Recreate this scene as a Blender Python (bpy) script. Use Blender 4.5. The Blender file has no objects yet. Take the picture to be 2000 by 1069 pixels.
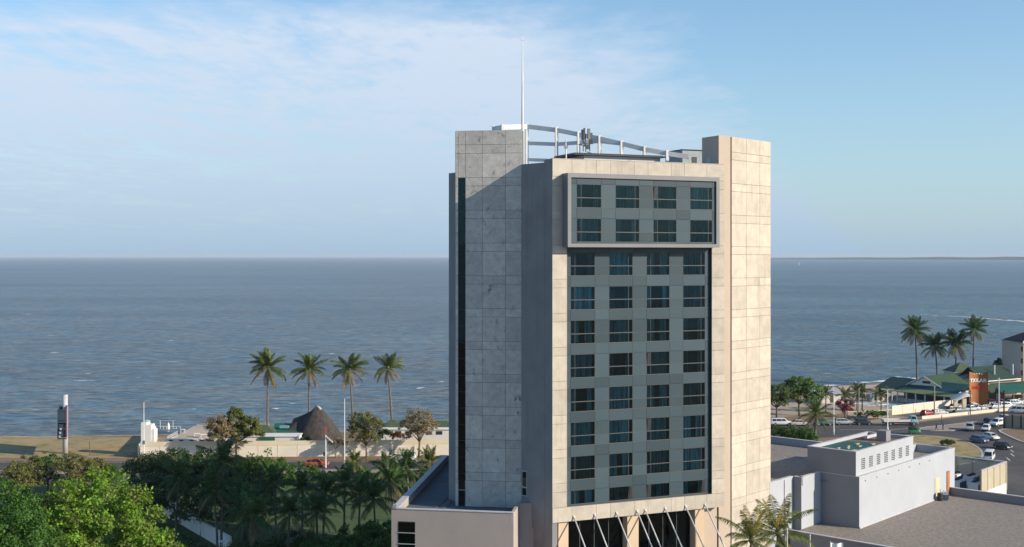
import bpy, bmesh, math, random
import numpy as np
from mathutils import Vector, Matrix
random.seed(7)
rng = np.random.default_rng(7)
S = bpy.context.scene
COL = S.collection
R = math.radians

# ---------------------------------------------------------------- camera
FPX, CXP, HYP, CAMZ = 2320.0, 1000.0, 500.5, 40.0      # focal length, centre and horizon measured on the 2000 px photograph
cam = bpy.data.cameras.new('camera'); camo = bpy.data.objects.new('camera', cam); COL.objects.link(camo)
camo.location = (0, 0, CAMZ); camo.rotation_euler = (R(90), 0, 0)
cam.sensor_width = 36; cam.lens = FPX / 2000 * 36; cam.shift_y = -(534.5 - HYP) / 2000
cam.clip_start = 0.5; cam.clip_end = 120000
S.camera = camo

# ---------------------------------------------------------------- light
SUN_AZ, SUN_EL = 67.5, 22.8            # degrees: azimuth from straight behind the camera towards the right, elevation
sx, sy, sz = math.sin(R(SUN_AZ)) * math.cos(R(SUN_EL)), -math.cos(R(SUN_AZ)) * math.cos(R(SUN_EL)), math.sin(R(SUN_EL))
sun = bpy.data.lights.new('sun', 'SUN'); sun.energy = 5.0; sun.angle = R(0.5); sun.color = (1.0, 0.87, 0.70)
suno = bpy.data.objects.new('sun', sun); COL.objects.link(suno); suno.location = (60, -40, 120)
suno.rotation_euler = Vector((-sx, -sy, -sz)).to_track_quat('-Z', 'Y').to_euler()
world = bpy.data.worlds.new('World'); S.world = world; world.use_nodes = True
wt = world.node_tree; wt.nodes.clear()
def wn(t, **k):
    n = wt.nodes.new(t)
    for a, b in k.items(): setattr(n, a, b)
    return n
def wl(a, b): wt.links.new(a, b)
def wmath(op, a, b=None, c=None, clamp=False):
    n = wn('ShaderNodeMath', operation=op); n.use_clamp = clamp
    for i, v in enumerate((a, b, c)):
        if v is None: continue
        if isinstance(v, (int, float)): n.inputs[i].default_value = v
        else: wl(v, n.inputs[i])
    return n.outputs[0]
wout = wn('ShaderNodeOutputWorld'); wbg = wn('ShaderNodeBackground'); wl(wbg.outputs[0], wout.inputs[0])
sky = wn('ShaderNodeTexSky', sky_type='NISHITA'); sky.sun_disc = False
sky.sun_elevation = R(SUN_EL); sky.sun_rotation = math.atan2(sx, sy)
sky.air_density = 1.0; sky.dust_density = 0.25; sky.ozone_density = 1.6; sky.altitude = 40
wbg.inputs[1].default_value = 0.13
# a thin cloud bank: a layer overhead, laid out in plan (direction / height), with a ragged near edge and right edge
tc = wn('ShaderNodeTexCoord'); sep = wn('ShaderNodeSeparateXYZ'); wl(tc.outputs['Generated'], sep.inputs[0])
zz = wmath('MAXIMUM', sep.outputs[2], 0.004)
px_ = wmath('DIVIDE', sep.outputs[0], zz); py_ = wmath('DIVIDE', sep.outputs[1], zz)
cmb = wn('ShaderNodeCombineXYZ'); wl(px_, cmb.inputs[0]); wl(py_, cmb.inputs[1])
def wnoise(sx_, sy_, scale, detail, off=0):
    mp = wn('ShaderNodeMapping'); mp.inputs['Scale'].default_value = (sx_, sy_, 1); mp.inputs['Location'].default_value = (off, off * .7, off * .3)
    wl(cmb.outputs[0], mp.inputs[0]); n = wn('ShaderNodeTexNoise'); n.inputs['Scale'].default_value = scale
    n.inputs['Detail'].default_value = detail; n.inputs['Roughness'].default_value = .62; wl(mp.outputs[0], n.inputs[0]); return n.outputs[0]
nA = wnoise(1, .6, 2.2, 7, 3.1); nB = wnoise(1, .42, 5.0, 6, 11.7); nC = wnoise(1, .35, .8, 4, 1.9)
e1 = wmath('ADD', wmath('SUBTRACT', py_, 4.55), wmath('MULTIPLY', wmath('SUBTRACT', nA, .5), 1.3))
m1 = wmath('MULTIPLY', e1, 1.6, clamp=True)
lim = wmath('MULTIPLY_ADD', wmath('SUBTRACT', py_, 5.1), .30, .72)
e2 = wmath('ADD', wmath('SUBTRACT', lim, px_), wmath('MULTIPLY', wmath('SUBTRACT', nA, .5), 1.6))
m2 = wmath('MULTIPLY', e2, 1.1, clamp=True)
dens = wmath('MULTIPLY', m1, m2)
tex = wmath('ADD', wmath('MULTIPLY', nB, .9), wmath('MULTIPLY', nC, .9))
tex = wmath('MULTIPLY', wmath('SUBTRACT', tex, .54), 2.5, clamp=True)
dens = wmath('MULTIPLY', wmath('MULTIPLY', dens, tex), .9, clamp=True)
mixc = wn('ShaderNodeMixRGB'); wl(dens, mixc.inputs[0]); hs = wn('ShaderNodeHueSaturation'); hs.inputs['Saturation'].default_value = 1.12; wl(sky.outputs[0], hs.inputs['Color']); tn = wn('ShaderNodeMixRGB', blend_type='MULTIPLY'); tn.inputs[0].default_value = 1; tn.inputs[2].default_value = (.92, 1.0, 1.06, 1); wl(hs.outputs[0], tn.inputs[1]); wl(tn.outputs[0], mixc.inputs[1]); mixc.inputs[2].default_value = (4.85, 5.25, 6.05, 1)
hz = wmath('POWER', 2.718, wmath('MULTIPLY', wmath('MAXIMUM', sep.outputs[2], 0.0), -7.0))
hz = wmath('MULTIPLY', hz, .92)
mixh = wn('ShaderNodeMixRGB'); wl(hz, mixh.inputs[0]); wl(mixc.outputs[0], mixh.inputs[1]); mixh.inputs[2].default_value = (2.05, 3.1, 4.2, 1)
wl(mixh.outputs[0], wbg.inputs[0])
S.view_settings.view_transform = 'Standard'; S.view_settings.look = 'None'; S.view_settings.gamma = 1
S.view_settings.exposure = 0.35
S.view_settings.use_curve_mapping = False
S.render.engine = 'CYCLES'
S.cycles.max_bounces = 6; S.cycles.transparent_max_bounces = 12

# ---------------------------------------------------------------- survey helpers
def G(x, y, z=0.0):
    """plan position of a point at height z read off the photograph"""
    D = FPX * (CAMZ - z) / (y - HYP); return ((x - CXP) / FPX * D, D)
def PX(x, D): return (x - CXP) / FPX * D
def ZY(y, D): return CAMZ - (y - HYP) / FPX * D

# ---------------------------------------------------------------- materials
MATS = {}
def pm(name, c1, c2=None, scale=1.0, rough=.8, bump=0.0, bscale=None, metal=0.0, rand=0.0, stretch=(1, 1, 1), spec=.4, detail=5, stain=None, lo=.35, hi=.65, space='pos'):
    if name in MATS: return MATS[name]
    m = bpy.data.materials.new(name); m.use_nodes = True; MATS[name] = m
    nt = m.node_tree; b = nt.nodes['Principled BSDF']; L = nt.links
    b.inputs['Roughness'].default_value = rough; b.inputs['Metallic'].default_value = metal
    b.inputs['Specular IOR Level'].default_value = spec
    c2 = c2 or tuple(v * .82 for v in c1)
    if space == 'pos':
        g = nt.nodes.new('ShaderNodeNewGeometry'); src = g.outputs['Position']
    else:
        g = nt.nodes.new('ShaderNodeTexCoord'); src = g.outputs['Object']
    mp = nt.nodes.new('ShaderNodeMapping'); mp.inputs['Scale'].default_value = stretch; L.new(src, mp.inputs[0])
    n = nt.nodes.new('ShaderNodeTexNoise'); n.inputs['Scale'].default_value = scale; n.inputs['Detail'].default_value = detail; n.inputs['Roughness'].default_value = .62
    L.new(mp.outputs[0], n.inputs[0])
    r = nt.nodes.new('ShaderNodeMapRange'); r.inputs[1].default_value = lo; r.inputs[2].default_value = hi; L.new(n.outputs[0], r.inputs[0])
    mx = nt.nodes.new('ShaderNodeMixRGB'); mx.inputs[1].default_value = (*c2, 1); mx.inputs[2].default_value = (*c1, 1); L.new(r.outputs[0], mx.inputs[0])
    out = mx.outputs[0]
    if stain:
        sc, st, colr, l0, l1 = stain
        mp2 = nt.nodes.new('ShaderNodeMapping'); mp2.inputs['Scale'].default_value = st; mp2.inputs['Location'].default_value = (3.3, 8.1, 1.7); L.new(src, mp2.inputs[0])
        n2 = nt.nodes.new('ShaderNodeTexNoise'); n2.inputs['Scale'].default_value = sc; n2.inputs['Detail'].default_value = 8; n2.inputs['Roughness'].default_value = .7; L.new(mp2.outputs[0], n2.inputs[0])
        r2 = nt.nodes.new('ShaderNodeMapRange'); r2.inputs[1].default_value = l0; r2.inputs[2].default_value = l1; L.new(n2.outputs[0], r2.inputs[0])
        mx2 = nt.nodes.new('ShaderNodeMixRGB'); L.new(r2.outputs[0], mx2.inputs[0]); L.new(out, mx2.inputs[1]); mx2.inputs[2].default_value = (*colr, 1); out = mx2.outputs[0]
    if rand:
        oi = nt.nodes.new('ShaderNodeObjectInfo'); rr = nt.nodes.new('ShaderNodeMapRange'); rr.inputs[3].default_value = 1 - rand; rr.inputs[4].default_value = 1 + rand * .6
        L.new(oi.outputs['Random'], rr.inputs[0]); mm = nt.nodes.new('ShaderNodeMixRGB'); mm.blend_type = 'MULTIPLY'; mm.inputs[0].default_value = 1
        L.new(out, mm.inputs[1]); L.new(rr.outputs[0], mm.inputs[2]); out = mm.outputs[0]
    L.new(out, b.inputs['Base Color'])
    if bump:
        n3 = nt.nodes.new('ShaderNodeTexNoise'); n3.inputs['Scale'].default_value = bscale or scale * 6; n3.inputs['Detail'].default_value = 4; L.new(mp.outputs[0], n3.inputs[0])
        bp = nt.nodes.new('ShaderNodeBump'); bp.inputs['Strength'].default_value = bump; bp.inputs['Distance'].default_value = .05; L.new(n3.outputs[0], bp.inputs['Height']); L.new(bp.outputs[0], b.inputs['Normal'])
    return m
def leafmat(name, c, var=.35, trans=.3, scale=.35, c2=None):
    if name in MATS: return MATS[name]
    m = bpy.data.materials.new(name); m.use_nodes = True; MATS[name] = m
    nt = m.node_tree; b = nt.nodes['Principled BSDF']; L = nt.links; out = nt.nodes['Material Output']
    g = nt.nodes.new('ShaderNodeNewGeometry'); n = nt.nodes.new('ShaderNodeTexNoise'); n.inputs['Scale'].default_value = scale; n.inputs['Detail'].default_value = 4
    L.new(g.outputs['Position'], n.inputs[0])
    rp = nt.nodes.new('ShaderNodeMapRange'); rp.inputs[1].default_value = .35; rp.inputs[2].default_value = .65; L.new(n.outputs[0], rp.inputs[0])
    mx = nt.nodes.new('ShaderNodeMixRGB'); mx.inputs[1].default_value = (*(c2 or tuple(v * .6 for v in c)), 1); mx.inputs[2].default_value = (*c, 1); L.new(rp.outputs[0], mx.inputs[0])
    rr = nt.nodes.new('ShaderNodeMapRange'); rr.inputs[3].default_value = 1 - var; rr.inputs[4].default_value = 1 + var; L.new(g.outputs['Random Per Island'], rr.inputs[0])
    mm = nt.nodes.new('ShaderNodeMixRGB'); mm.blend_type = 'MULTIPLY'; mm.inputs[0].default_value = 1; L.new(mx.outputs[0], mm.inputs[1]); L.new(rr.outputs[0], mm.inputs[2])
    L.new(mm.outputs[0], b.inputs['Base Color']); b.inputs['Roughness'].default_value = .55; b.inputs['Specular IOR Level'].default_value = .3
    t = nt.nodes.new('ShaderNodeBsdfTranslucent'); L.new(mm.outputs[0], t.inputs[0]); ms = nt.nodes.new('ShaderNodeMixShader'); ms.inputs[0].default_value = trans
    L.new(b.outputs[0], ms.inputs[1]); L.new(t.outputs[0], ms.inputs[2]); L.new(ms.outputs[0], out.inputs[0])
    return m
def glassmat(name, tint, gloss=(1, 1, 1), rough=.02, base=.06):
    m = bpy.data.materials.new(name); m.use_nodes = True; nt = m.node_tree; L = nt.links; out = nt.nodes['Material Output']; nt.nodes.remove(nt.nodes['Principled BSDF'])
    t = nt.nodes.new('ShaderNodeBsdfTransparent'); t.inputs[0].default_value = (*tint, 1)
    gl = nt.nodes.new('ShaderNodeBsdfGlossy'); gl.inputs[0].default_value = (*gloss, 1); gl.inputs['Roughness'].default_value = rough
    fr = nt.nodes.new('ShaderNodeFresnel'); fr.inputs[0].default_value = 1.42
    ad = nt.nodes.new('ShaderNodeMath'); ad.inputs[1].default_value = base; L.new(fr.outputs[0], ad.inputs[0])
    mx = nt.nodes.new('ShaderNodeMixShader'); L.new(ad.outputs[0], mx.inputs[0]); L.new(t.outputs[0], mx.inputs[1]); L.new(gl.outputs[0], mx.inputs[2]); L.new(mx.outputs[0], out.inputs[0])
    MATS[name] = m; return m
CONC = pm('concrete', (.53, .475, .395), (.43, .39, .325), .9, .85, .3, 5, rand=.10, stain=(1.3, (1.6, 1.6, .14), (.33, .29, .235), .55, .82))
CONC_OLD = pm('concrete_weathered', (.56, .54, .495), (.43, .42, .39), 1.6, .88, .35, 6, rand=.13, stain=(1.1, (1.2, 1.2, .9), (.10, .10, .098), .585, .74))
JOINT = pm('joint_mortar', (.16, .14, .12), rough=.9)
PLAST = pm('plaster_grey_beige', (.36, .31, .275), (.32, .28, .25), .25, .85, .1, 6)
PLAST_D = pm('plaster_grey', (.27, .265, .265), (.22, .217, .22), .35, .85, .12, 6, stain=(.9, (1.5, 1.5, .08), (.17, .165, .165), .55, .85))
PLAST_P = pm('podium_render', (.40, .345, .315), (.36, .31, .285), .3, .85, .1, 5, stain=(.4, (1, 1, .3), (.30, .265, .25), .55, .8))
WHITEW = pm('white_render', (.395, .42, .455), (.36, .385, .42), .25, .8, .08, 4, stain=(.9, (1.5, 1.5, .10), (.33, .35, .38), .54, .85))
GREYW = pm('shaded_white_render', (.22, .225, .245), (.20, .205, .22), .3, .8, .08, 4)
CAP = pm('parapet_cap', (.50, .50, .52), rough=.6)
FRAMEG = pm('grey_cladding', (.20, .205, .215), (.18, .185, .195), .5, .5, stain=(1.2, (1, 1, .25), (.30, .295, .28), .62, .8))
SPAN = pm('spandrel_glass', (.058, .090, .108), (.048, .076, .093), .12, .34, rand=.24, spec=.3)
MULL = pm('mullion', (.08, .09, .092), rough=.5)
BAR = pm('sill_metal', (.13, .125, .11), rough=.5)
DARK = pm('dark_interior', (.022, .03, .034), rough=.9)
CURT = pm('curtain_cloth', (.70, .72, .68), (.26, .28, .28), 2.6, .95, rand=.65, stretch=(1, 1, .06), lo=.4, hi=.6)
GLASS = glassmat('window_glass', (.50, .68, .73), (.5, .7, .78), base=.0)
GLASS_D = glassmat('dark_glass', (.10, .16, .17), (.55, .72, .78), base=.0)
WMET = pm('white_steel', (.70, .69, .66), (.60, .59, .56), .6, .45)
GALV = pm('galvanised', (.45, .46, .47), rough=.45, metal=.4)
BLACK = pm('black_metal', (.03, .03, .033), rough=.5)
GRAVEL = pm('gravel_roofing', (.30, .265, .23), (.15, .132, .115), 2.6, .95, .8, 7, detail=6, lo=.3, hi=.7, stain=(.12, (1, 1, 1), (.20, .18, .16), .5, .75))
DECK = pm('roof_membrane', (.10, .125, .14), (.075, .10, .115), .5, .8)
ASPH = pm('asphalt', (.085, .078, .075), (.055, .052, .052), .35, .9, .3, 20, stain=(.06, (1, .5, 1), (.12, .105, .095), .5, .72))
PAVE = pm('pavement_concrete', (.34, .27, .21), (.26, .21, .17), .8, .9, .2, 8)
KERB = pm('kerb_stone', (.42, .39, .35), rough=.9)
PAINT = pm('road_paint', (.62, .60, .56), (.35, .33, .31), 1.5, .8)
DIRT = pm('dry_earth', (.25, .165, .10), (.18, .125, .08), .25, .95, .4, 4, stain=(.5, (1, 1, 1), (.13, .115, .055), .5, .7))
VERGE = pm('dry_grass', (.32, .25, .10), (.38, .26, .14), .16, .95, .5, 5, stain=(.35, (1, 1, 1), (.13, .15, .045), .46, .68))
LAWN = pm('lawn', (.06, .10, .025), (.045, .075, .02), .4, .95, .4, 6)
SAND = pm('sand', (.58, .41, .27), (.50, .35, .23), .15, .95, .2, 3)
BARK = pm('bark', (.17, .125, .09), (.09, .07, .05), 2, .95, .5, 8, stretch=(1, 1, .3))
PALMT = pm('palm_trunk', (.19, .15, .115), (.10, .08, .062), 1.2, .95, .4, 6, stretch=(1, 1, 3))
GRNROOF = pm('green_roof', (.075, .105, .05), (.055, .082, .04), .5, .7, .2, 4)
GRNROOF2 = pm('dark_green_roof', (.02, .05, .035), (.015, .04, .03), .4, .6)
BLUEROOF = pm('blue_green_canvas', (.015, .07, .075), (.012, .055, .062), .3, .6)
TEAL = pm('green_canvas', (.02, .12, .08), (.016, .10, .068), .3, .65)
THATCH = pm('thatch', (.075, .064, .058), (.036, .031, .029), 1.6, .98, .8, 9, stretch=(1, 1, .4))
CREAM = pm('cream_paint', (.72, .64, .45), (.65, .57, .40), .3, .85)
WPAINT = pm('white_paint', (.74, .71, .66), (.66, .63, .58), .4, .8)
BEIGE = pm('beige_wall', (.56, .46, .37), (.52, .425, .34), .1, .85)
DROOF = pm('dark_red_roof', (.08, .04, .035), (.06, .03, .028), .6, .7)
LOUV = pm('cream_louvre', (.52, .47, .35), (.47, .42, .31), .6, .7)
BRICKR = pm('orange_board', (.40, .16, .07), rough=.8)
SIGNB = pm('rust_brown_sign', (.33, .125, .028), (.25, .09, .02), .5, .6, stretch=(1, 1, .4))
TYRE = pm('tyre_rubber', (.02, .02, .021), rough=.85)
RIM = pm('wheel_rim', (.42, .42, .43), rough=.35, metal=.6)
CARGL = pm('car_glass', (.015, .02, .025), (.012, .016, .02), 1, .08, spec=.6)
HLIGHT = pm('headlamp', (.75, .75, .72), rough=.15)
TLIGHT = pm('tail_lamp', (.35, .02, .015), rough=.25)
POOLW = pm('pool_water', (.02, .22, .30), (.015, .18, .26), .5, .08, .15, 3)
ORANGE = pm('orange_flowers', (.55, .13, .03), rough=.8)
BLUEP = pm('blue_overall', (.02, .035, .16), rough=.9)
REDP = pm('red_cloth', (.30, .03, .03), rough=.9)
WHITET = pm('white_letters', (.80, .80, .80), rough=.6)
REDT = pm('red_letters', (.60, .015, .015), rough=.6)

# ---------------------------------------------------------------- object helpers
WM = {}
def thing(name, label, cat, loc=(0, 0, 0), rz=0.0, group=None):
    o = bpy.data.objects.new(name, None); COL.objects.link(o); o.location = loc; o.rotation_euler = (0, 0, rz); o.empty_display_size = .5
    WM[o] = Matrix.Translation(loc) @ Matrix.Rotation(rz, 4, 'Z'); tag(o, label, cat, group); return o
def tag(o, label=None, cat=None, group=None, kind=None):
    if label: o['label'] = label
    if cat: o['category'] = cat
    if group: o['group'] = group
    if kind: o['kind'] = kind
    return o
class MB:
    """collects vertices and faces; build() links them as one mesh object (coordinates are world, or local with local=True)"""
    def __init__(s): s.v = []; s.f = []
    def add(s, vs, fs):
        n = len(s.v); s.v += [tuple(v) for v in vs]; s.f += [tuple(i + n for i in f) for f in fs]; return s
    def box(s, c, d, rz=0.0):
        hx, hy, hz = d[0] / 2, d[1] / 2, d[2] / 2; ca, sa = math.cos(rz), math.sin(rz)
        vs = []
        for X, Y, Z in ((-1, -1, -1), (1, -1, -1), (1, 1, -1), (-1, 1, -1), (-1, -1, 1), (1, -1, 1), (1, 1, 1), (-1, 1, 1)):
            x, y = X * hx, Y * hy; vs.append((c[0] + x * ca - y * sa, c[1] + x * sa + y * ca, c[2] + Z * hz))
        return s.add(vs, ((0, 3, 2, 1), (4, 5, 6, 7), (0, 1, 5, 4), (1, 2, 6, 5), (2, 3, 7, 6), (3, 0, 4, 7)))
    def bb(s, x0, x1, y0, y1, z0, z1): return s.box(((x0 + x1) / 2, (y0 + y1) / 2, (z0 + z1) / 2), (abs(x1 - x0), abs(y1 - y0), abs(z1 - z0)))
    def tube(s, pts, rad, n=8, cap=True):
        pts = [Vector(p) for p in pts]; rad = rad if isinstance(rad, (list, tuple)) else [rad] * len(pts); base = len(s.v); rings = []
        for i, p in enumerate(pts):
            d = (pts[min(i + 1, len(pts) - 1)] - pts[max(i - 1, 0)]).normalized()
            a = Vector((0, 0, 1)) if abs(d.z) < .9 else Vector((1, 0, 0)); u = d.cross(a).normalized(); w = d.cross(u)
            for k in range(n):
                t = 2 * math.pi * k / n; s.v.append(tuple(p + (u * math.cos(t) + w * math.sin(t)) * rad[i]))
        for i in range(len(pts) - 1):
            for k in range(n):
                a = base + i * n + k; b = base + i * n + (k + 1) % n; s.f.append((a, b, b + n, a + n))
        if cap:
            s.f.append(tuple(base + k for k in range(n))[::-1]); s.f.append(tuple(base + (len(pts) - 1) * n + k for k in range(n)))
        return s
    def prism(s, poly, z0, z1):
        n = len(poly); vs = [(p[0], p[1], z0) for p in poly] + [(p[0], p[1], z1) for p in poly]
        return s.add(vs, [tuple(range(n))[::-1], tuple(range(n, 2 * n))] + [(i, (i + 1) % n, (i + 1) % n + n, i + n) for i in range(n)])
    def lathe(s, c, prof, n=16):
        base = len(s.v)
        for r, z in prof:
            for k in range(n): t = 2 * math.pi * k / n; s.v.append((c[0] + r * math.cos(t), c[1] + r * math.sin(t), c[2] + z))
        for i in range(len(prof) - 1):
            for k in range(n):
                a = base + i * n + k; b = base + i * n + (k + 1) % n; s.f.append((a, b, b + n, a + n))
        s.f.append(tuple(base + (len(prof) - 1) * n + k for k in range(n))); s.f.append(tuple(base + k for k in range(n))[::-1]); return s
    def mesh(s, name, smooth=False, inv=None, fix=True):
        me = bpy.data.meshes.new(name); vs = s.v if inv is None else [tuple(inv @ Vector(v)) for v in s.v]
        me.from_pydata(vs, [], s.f)
        if fix:
            bm = bmesh.new(); bm.from_mesh(me); bmesh.ops.recalc_face_normals(bm, faces=bm.faces); bm.to_mesh(me); bm.free()
        if smooth: me.polygons.foreach_set('use_smooth', [True] * len(me.polygons))
        me.update(); return me
    def build(s, name, mat, parent=None, smooth=False, local=False, fix=True):
        inv = None if (parent is None or local) else WM[parent].inverted()
        me = s.mesh(name, smooth, inv, fix); me.materials.append(mat)
        o = bpy.data.objects.new(name, me); COL.objects.link(o)
        if parent is not None: o.parent = parent
        WM[o] = WM.get(parent, Matrix.Identity(4)); return o
UNIT = {}
def unit_box(mat):
    if mat.name not in UNIT:
        me = MB().box((0, 0, 0), (1, 1, 1)).mesh('box_' + mat.name); me.materials.append(mat); UNIT[mat.name] = me
    return UNIT[mat.name]
def piece(name, mat, parent, c, d, rz=0.0):
    """a box-shaped part sharing mesh data; centre c and turn rz are in world space"""
    M = WM[parent].inverted(); lc = M @ Vector(c); prz = WM[parent].to_euler().z
    o = bpy.data.objects.new(name, unit_box(mat)); COL.objects.link(o); o.parent = parent; o.location = lc; o.rotation_euler = (0, 0, rz - prz); o.scale = d
    return o
class Frame:
    """a vertical face: s runs to the right along it, out points away from it"""
    def __init__(f, o, t):
        l = math.hypot(*t); f.o = o; f.t = (t[0] / l, t[1] / l); f.n = (f.t[1], -f.t[0]); f.rz = math.atan2(f.t[1], f.t[0])
    def pt(f, s, out, z): return (f.o[0] + f.t[0] * s + f.n[0] * out, f.o[1] + f.t[1] * s + f.n[1] * out, z)
    def xy(f, s, out): return f.pt(s, out, 0)[:2]
    def piece(f, name, mat, parent, s0, s1, o0, o1, z0, z1):
        return piece(name, mat, parent, f.pt((s0 + s1) / 2, (o0 + o1) / 2, (z0 + z1) / 2), (abs(s1 - s0), abs(o1 - o0), abs(z1 - z0)), f.rz)
    def mbox(f, mb, s0, s1, o0, o1, z0, z1):
        return mb.box(f.pt((s0 + s1) / 2, (o0 + o1) / 2, (z0 + z1) / 2), (abs(s1 - s0), abs(o1 - o0), abs(z1 - z0)), f.rz)
def sheet(name, pts, z, mat, kind='structure', smoothn=0):
    if smoothn: pts = chaikin(pts, smoothn)
    me = bpy.data.meshes.new(name); bm = bmesh.new(); vs = [bm.verts.new((p[0], p[1], z)) for p in pts]; f = bm.faces.new(vs)
    if f.normal.z < 0: f.normal_flip()
    f.normal_update()
    if f.normal.z < 0: f.normal_flip()
    bmesh.ops.triangulate(bm, faces=bm.faces); bm.to_mesh(me); bm.free(); me.materials.append(mat)
    o = bpy.data.objects.new(name, me); COL.objects.link(o); WM[o] = Matrix.Identity(4)
    if kind: o['kind'] = kind
    return o
def raised(name, pts, h, mat, kerbmat=None, smoothn=0, kw=.25):
    """an island or pavement raised by a kerb"""
    if smoothn: pts = chaikin(pts, smoothn)
    mb = MB().prism(pts, -.05, h); o = mb.build(name, mat); o['kind'] = 'structure'
    if kerbmat:
        k = MB(); n = len(pts)
        for i in range(n):
            a, b = Vector(pts[i]), Vector(pts[(i + 1) % n]); l = (b - a).length
            if l < .05: continue
            c = (a + b) / 2; k.box((c.x, c.y, h / 2 + .01), (l + .1, kw, h + .03), math.atan2(b.y - a.y, b.x - a.x))
        k.build('kerb', kerbmat, o)
    return o
def chaikin(pts, n):
    for _ in range(n):
        q = []
        for i in range(len(pts)):
            a, b = pts[i], pts[(i + 1) % len(pts)]
            q += [(a[0] * .75 + b[0] * .25, a[1] * .75 + b[1] * .25), (a[0] * .25 + b[0] * .75, a[1] * .25 + b[1] * .75)]
        pts = q
    return pts

# ================================================================ SETTING
coast = [(-900, 262)] + [(-180 + i * 5, 262.6 + [.6, -.9, 1.2, .2, -1.3, .9, 1.6, -.4, .7, -1.1, 1.4, .3, -.8, 1.0, .2, -.6, .5][i]) for i in range(17)] + [(-60, 268), (-20, 274), (30, 292), (70, 330), (90.8, 349), (127.7, 373), (162, 394), (260, 450), (900, 640)]
g = sheet('ground', [(-900, -300), (900, -300)] + coast[::-1], 0.0, DIRT)
# sea
def seamat():
    m = bpy.data.materials.new('sea_water'); m.use_nodes = True; nt = m.node_tree; L = nt.links; b = nt.nodes['Principled BSDF']
    g = nt.nodes.new('ShaderNodeNewGeometry')
    def nz(scale, st, det, off=0, rough=.6):
        mp = nt.nodes.new('ShaderNodeMapping'); mp.inputs['Scale'].default_value = st; mp.inputs['Location'].default_value = (off, off, 0); mp.inputs['Rotation'].default_value = (0, 0, R(-7)); L.new(g.outputs['Position'], mp.inputs[0])
        n = nt.nodes.new('ShaderNodeTexNoise'); n.inputs['Scale'].default_value = scale; n.inputs['Detail'].default_value = det; n.inputs['Roughness'].default_value = rough; L.new(mp.outputs[0], n.inputs[0]); return n.outputs[0]
    def rng_(src, a, b_, c=0, d=1):
        r = nt.nodes.new('ShaderNodeMapRange'); r.inputs[1].default_value = a; r.inputs[2].default_value = b_; r.inputs[3].default_value = c; r.inputs[4].default_value = d; L.new(src, r.inputs[0]); return r.outputs[0]
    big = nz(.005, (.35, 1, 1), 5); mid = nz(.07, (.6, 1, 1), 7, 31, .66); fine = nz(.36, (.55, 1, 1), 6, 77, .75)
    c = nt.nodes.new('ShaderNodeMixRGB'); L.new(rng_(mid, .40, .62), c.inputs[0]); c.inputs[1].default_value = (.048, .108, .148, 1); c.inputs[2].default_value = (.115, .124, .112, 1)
    c1 = nt.nodes.new('ShaderNodeMixRGB'); c1.blend_type = 'MULTIPLY'; c1.inputs[0].default_value = 1; L.new(c.outputs[0], c1.inputs[1]); L.new(rng_(fine, .38, .62, .25, 1.8), c1.inputs[2])  # wave-scale light and dark painted into the colour in place of reflections
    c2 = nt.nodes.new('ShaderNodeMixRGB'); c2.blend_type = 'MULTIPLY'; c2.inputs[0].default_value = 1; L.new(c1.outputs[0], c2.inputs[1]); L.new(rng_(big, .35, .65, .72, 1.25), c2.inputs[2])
    # breaking crests
    cap = nz(.13, (.7, 1, 1), 3, 140); cap2 = nz(.02, (1, 1, 1), 3, 9)
    mul = nt.nodes.new('ShaderNodeMath'); mul.operation = 'MULTIPLY'; L.new(rng_(cap, .70, .73), mul.inputs[0]); L.new(rng_(cap2, .42, .55), mul.inputs[1])
    c3 = nt.nodes.new('ShaderNodeMixRGB'); L.new(mul.outputs[0], c3.inputs[0]); L.new(c2.outputs[0], c3.inputs[1]); c3.inputs[2].default_value = (.85, .85, .85, 1)
    L.new(c3.outputs[0], b.inputs['Base Color']); b.inputs['Roughness'].default_value = .3; b.inputs['IOR'].default_value = 1.33; b.inputs['Specular IOR Level'].default_value = .32
    s1 = nt.nodes.new('ShaderNodeMath'); s1.operation = 'MULTIPLY_ADD'; L.new(mid, s1.inputs[0]); s1.inputs[1].default_value = 2.2; L.new(fine, s1.inputs[2])
    bp = nt.nodes.new('ShaderNodeBump'); bp.inputs['Strength'].default_value = 1.0; bp.inputs['Distance'].default_value = 1.1; L.new(s1.outputs[0], bp.inputs['Height']); L.new(bp.outputs[0], b.inputs['Normal'])
    MATS['sea_water'] = m; return m
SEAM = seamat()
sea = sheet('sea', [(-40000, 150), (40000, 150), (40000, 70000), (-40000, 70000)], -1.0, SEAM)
# beach, sloping from the land down under the water
bw = [(-900, 268)] + [(-180 + i * 5, 268.6 + [.2, .9, -.6, .4, 1.2, -.5, .3, .8, -.9, .6, 1.3, -.2, .5, -.8, .7, .3, .4][i]) for i in range(17)] + [(-60, 273), (-20, 280), (30, 302), (70, 345), (96, 373), (133, 393), (165, 410), (262, 462), (900, 655)]
mb = MB()
for i, (a, b) in enumerate(zip(coast, bw)):
    dx, dy = b[0] - a[0], b[1] - a[1]
    mb.v += [(a[0] - dx * .1, a[1] - dy * .1, .006), (a[0] + dx * .3, a[1] + dy * .3, -.15), (b[0] + dx * .3, b[1] + dy * .3, -1.5)]
for i in range(len(coast) - 1):
    for k in range(2): a = i * 3 + k; mb.f.append((a, a + 3, a + 4, a + 1))
bo = mb.build('beach', SAND, smooth=True); bo['kind'] = 'structure'
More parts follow.
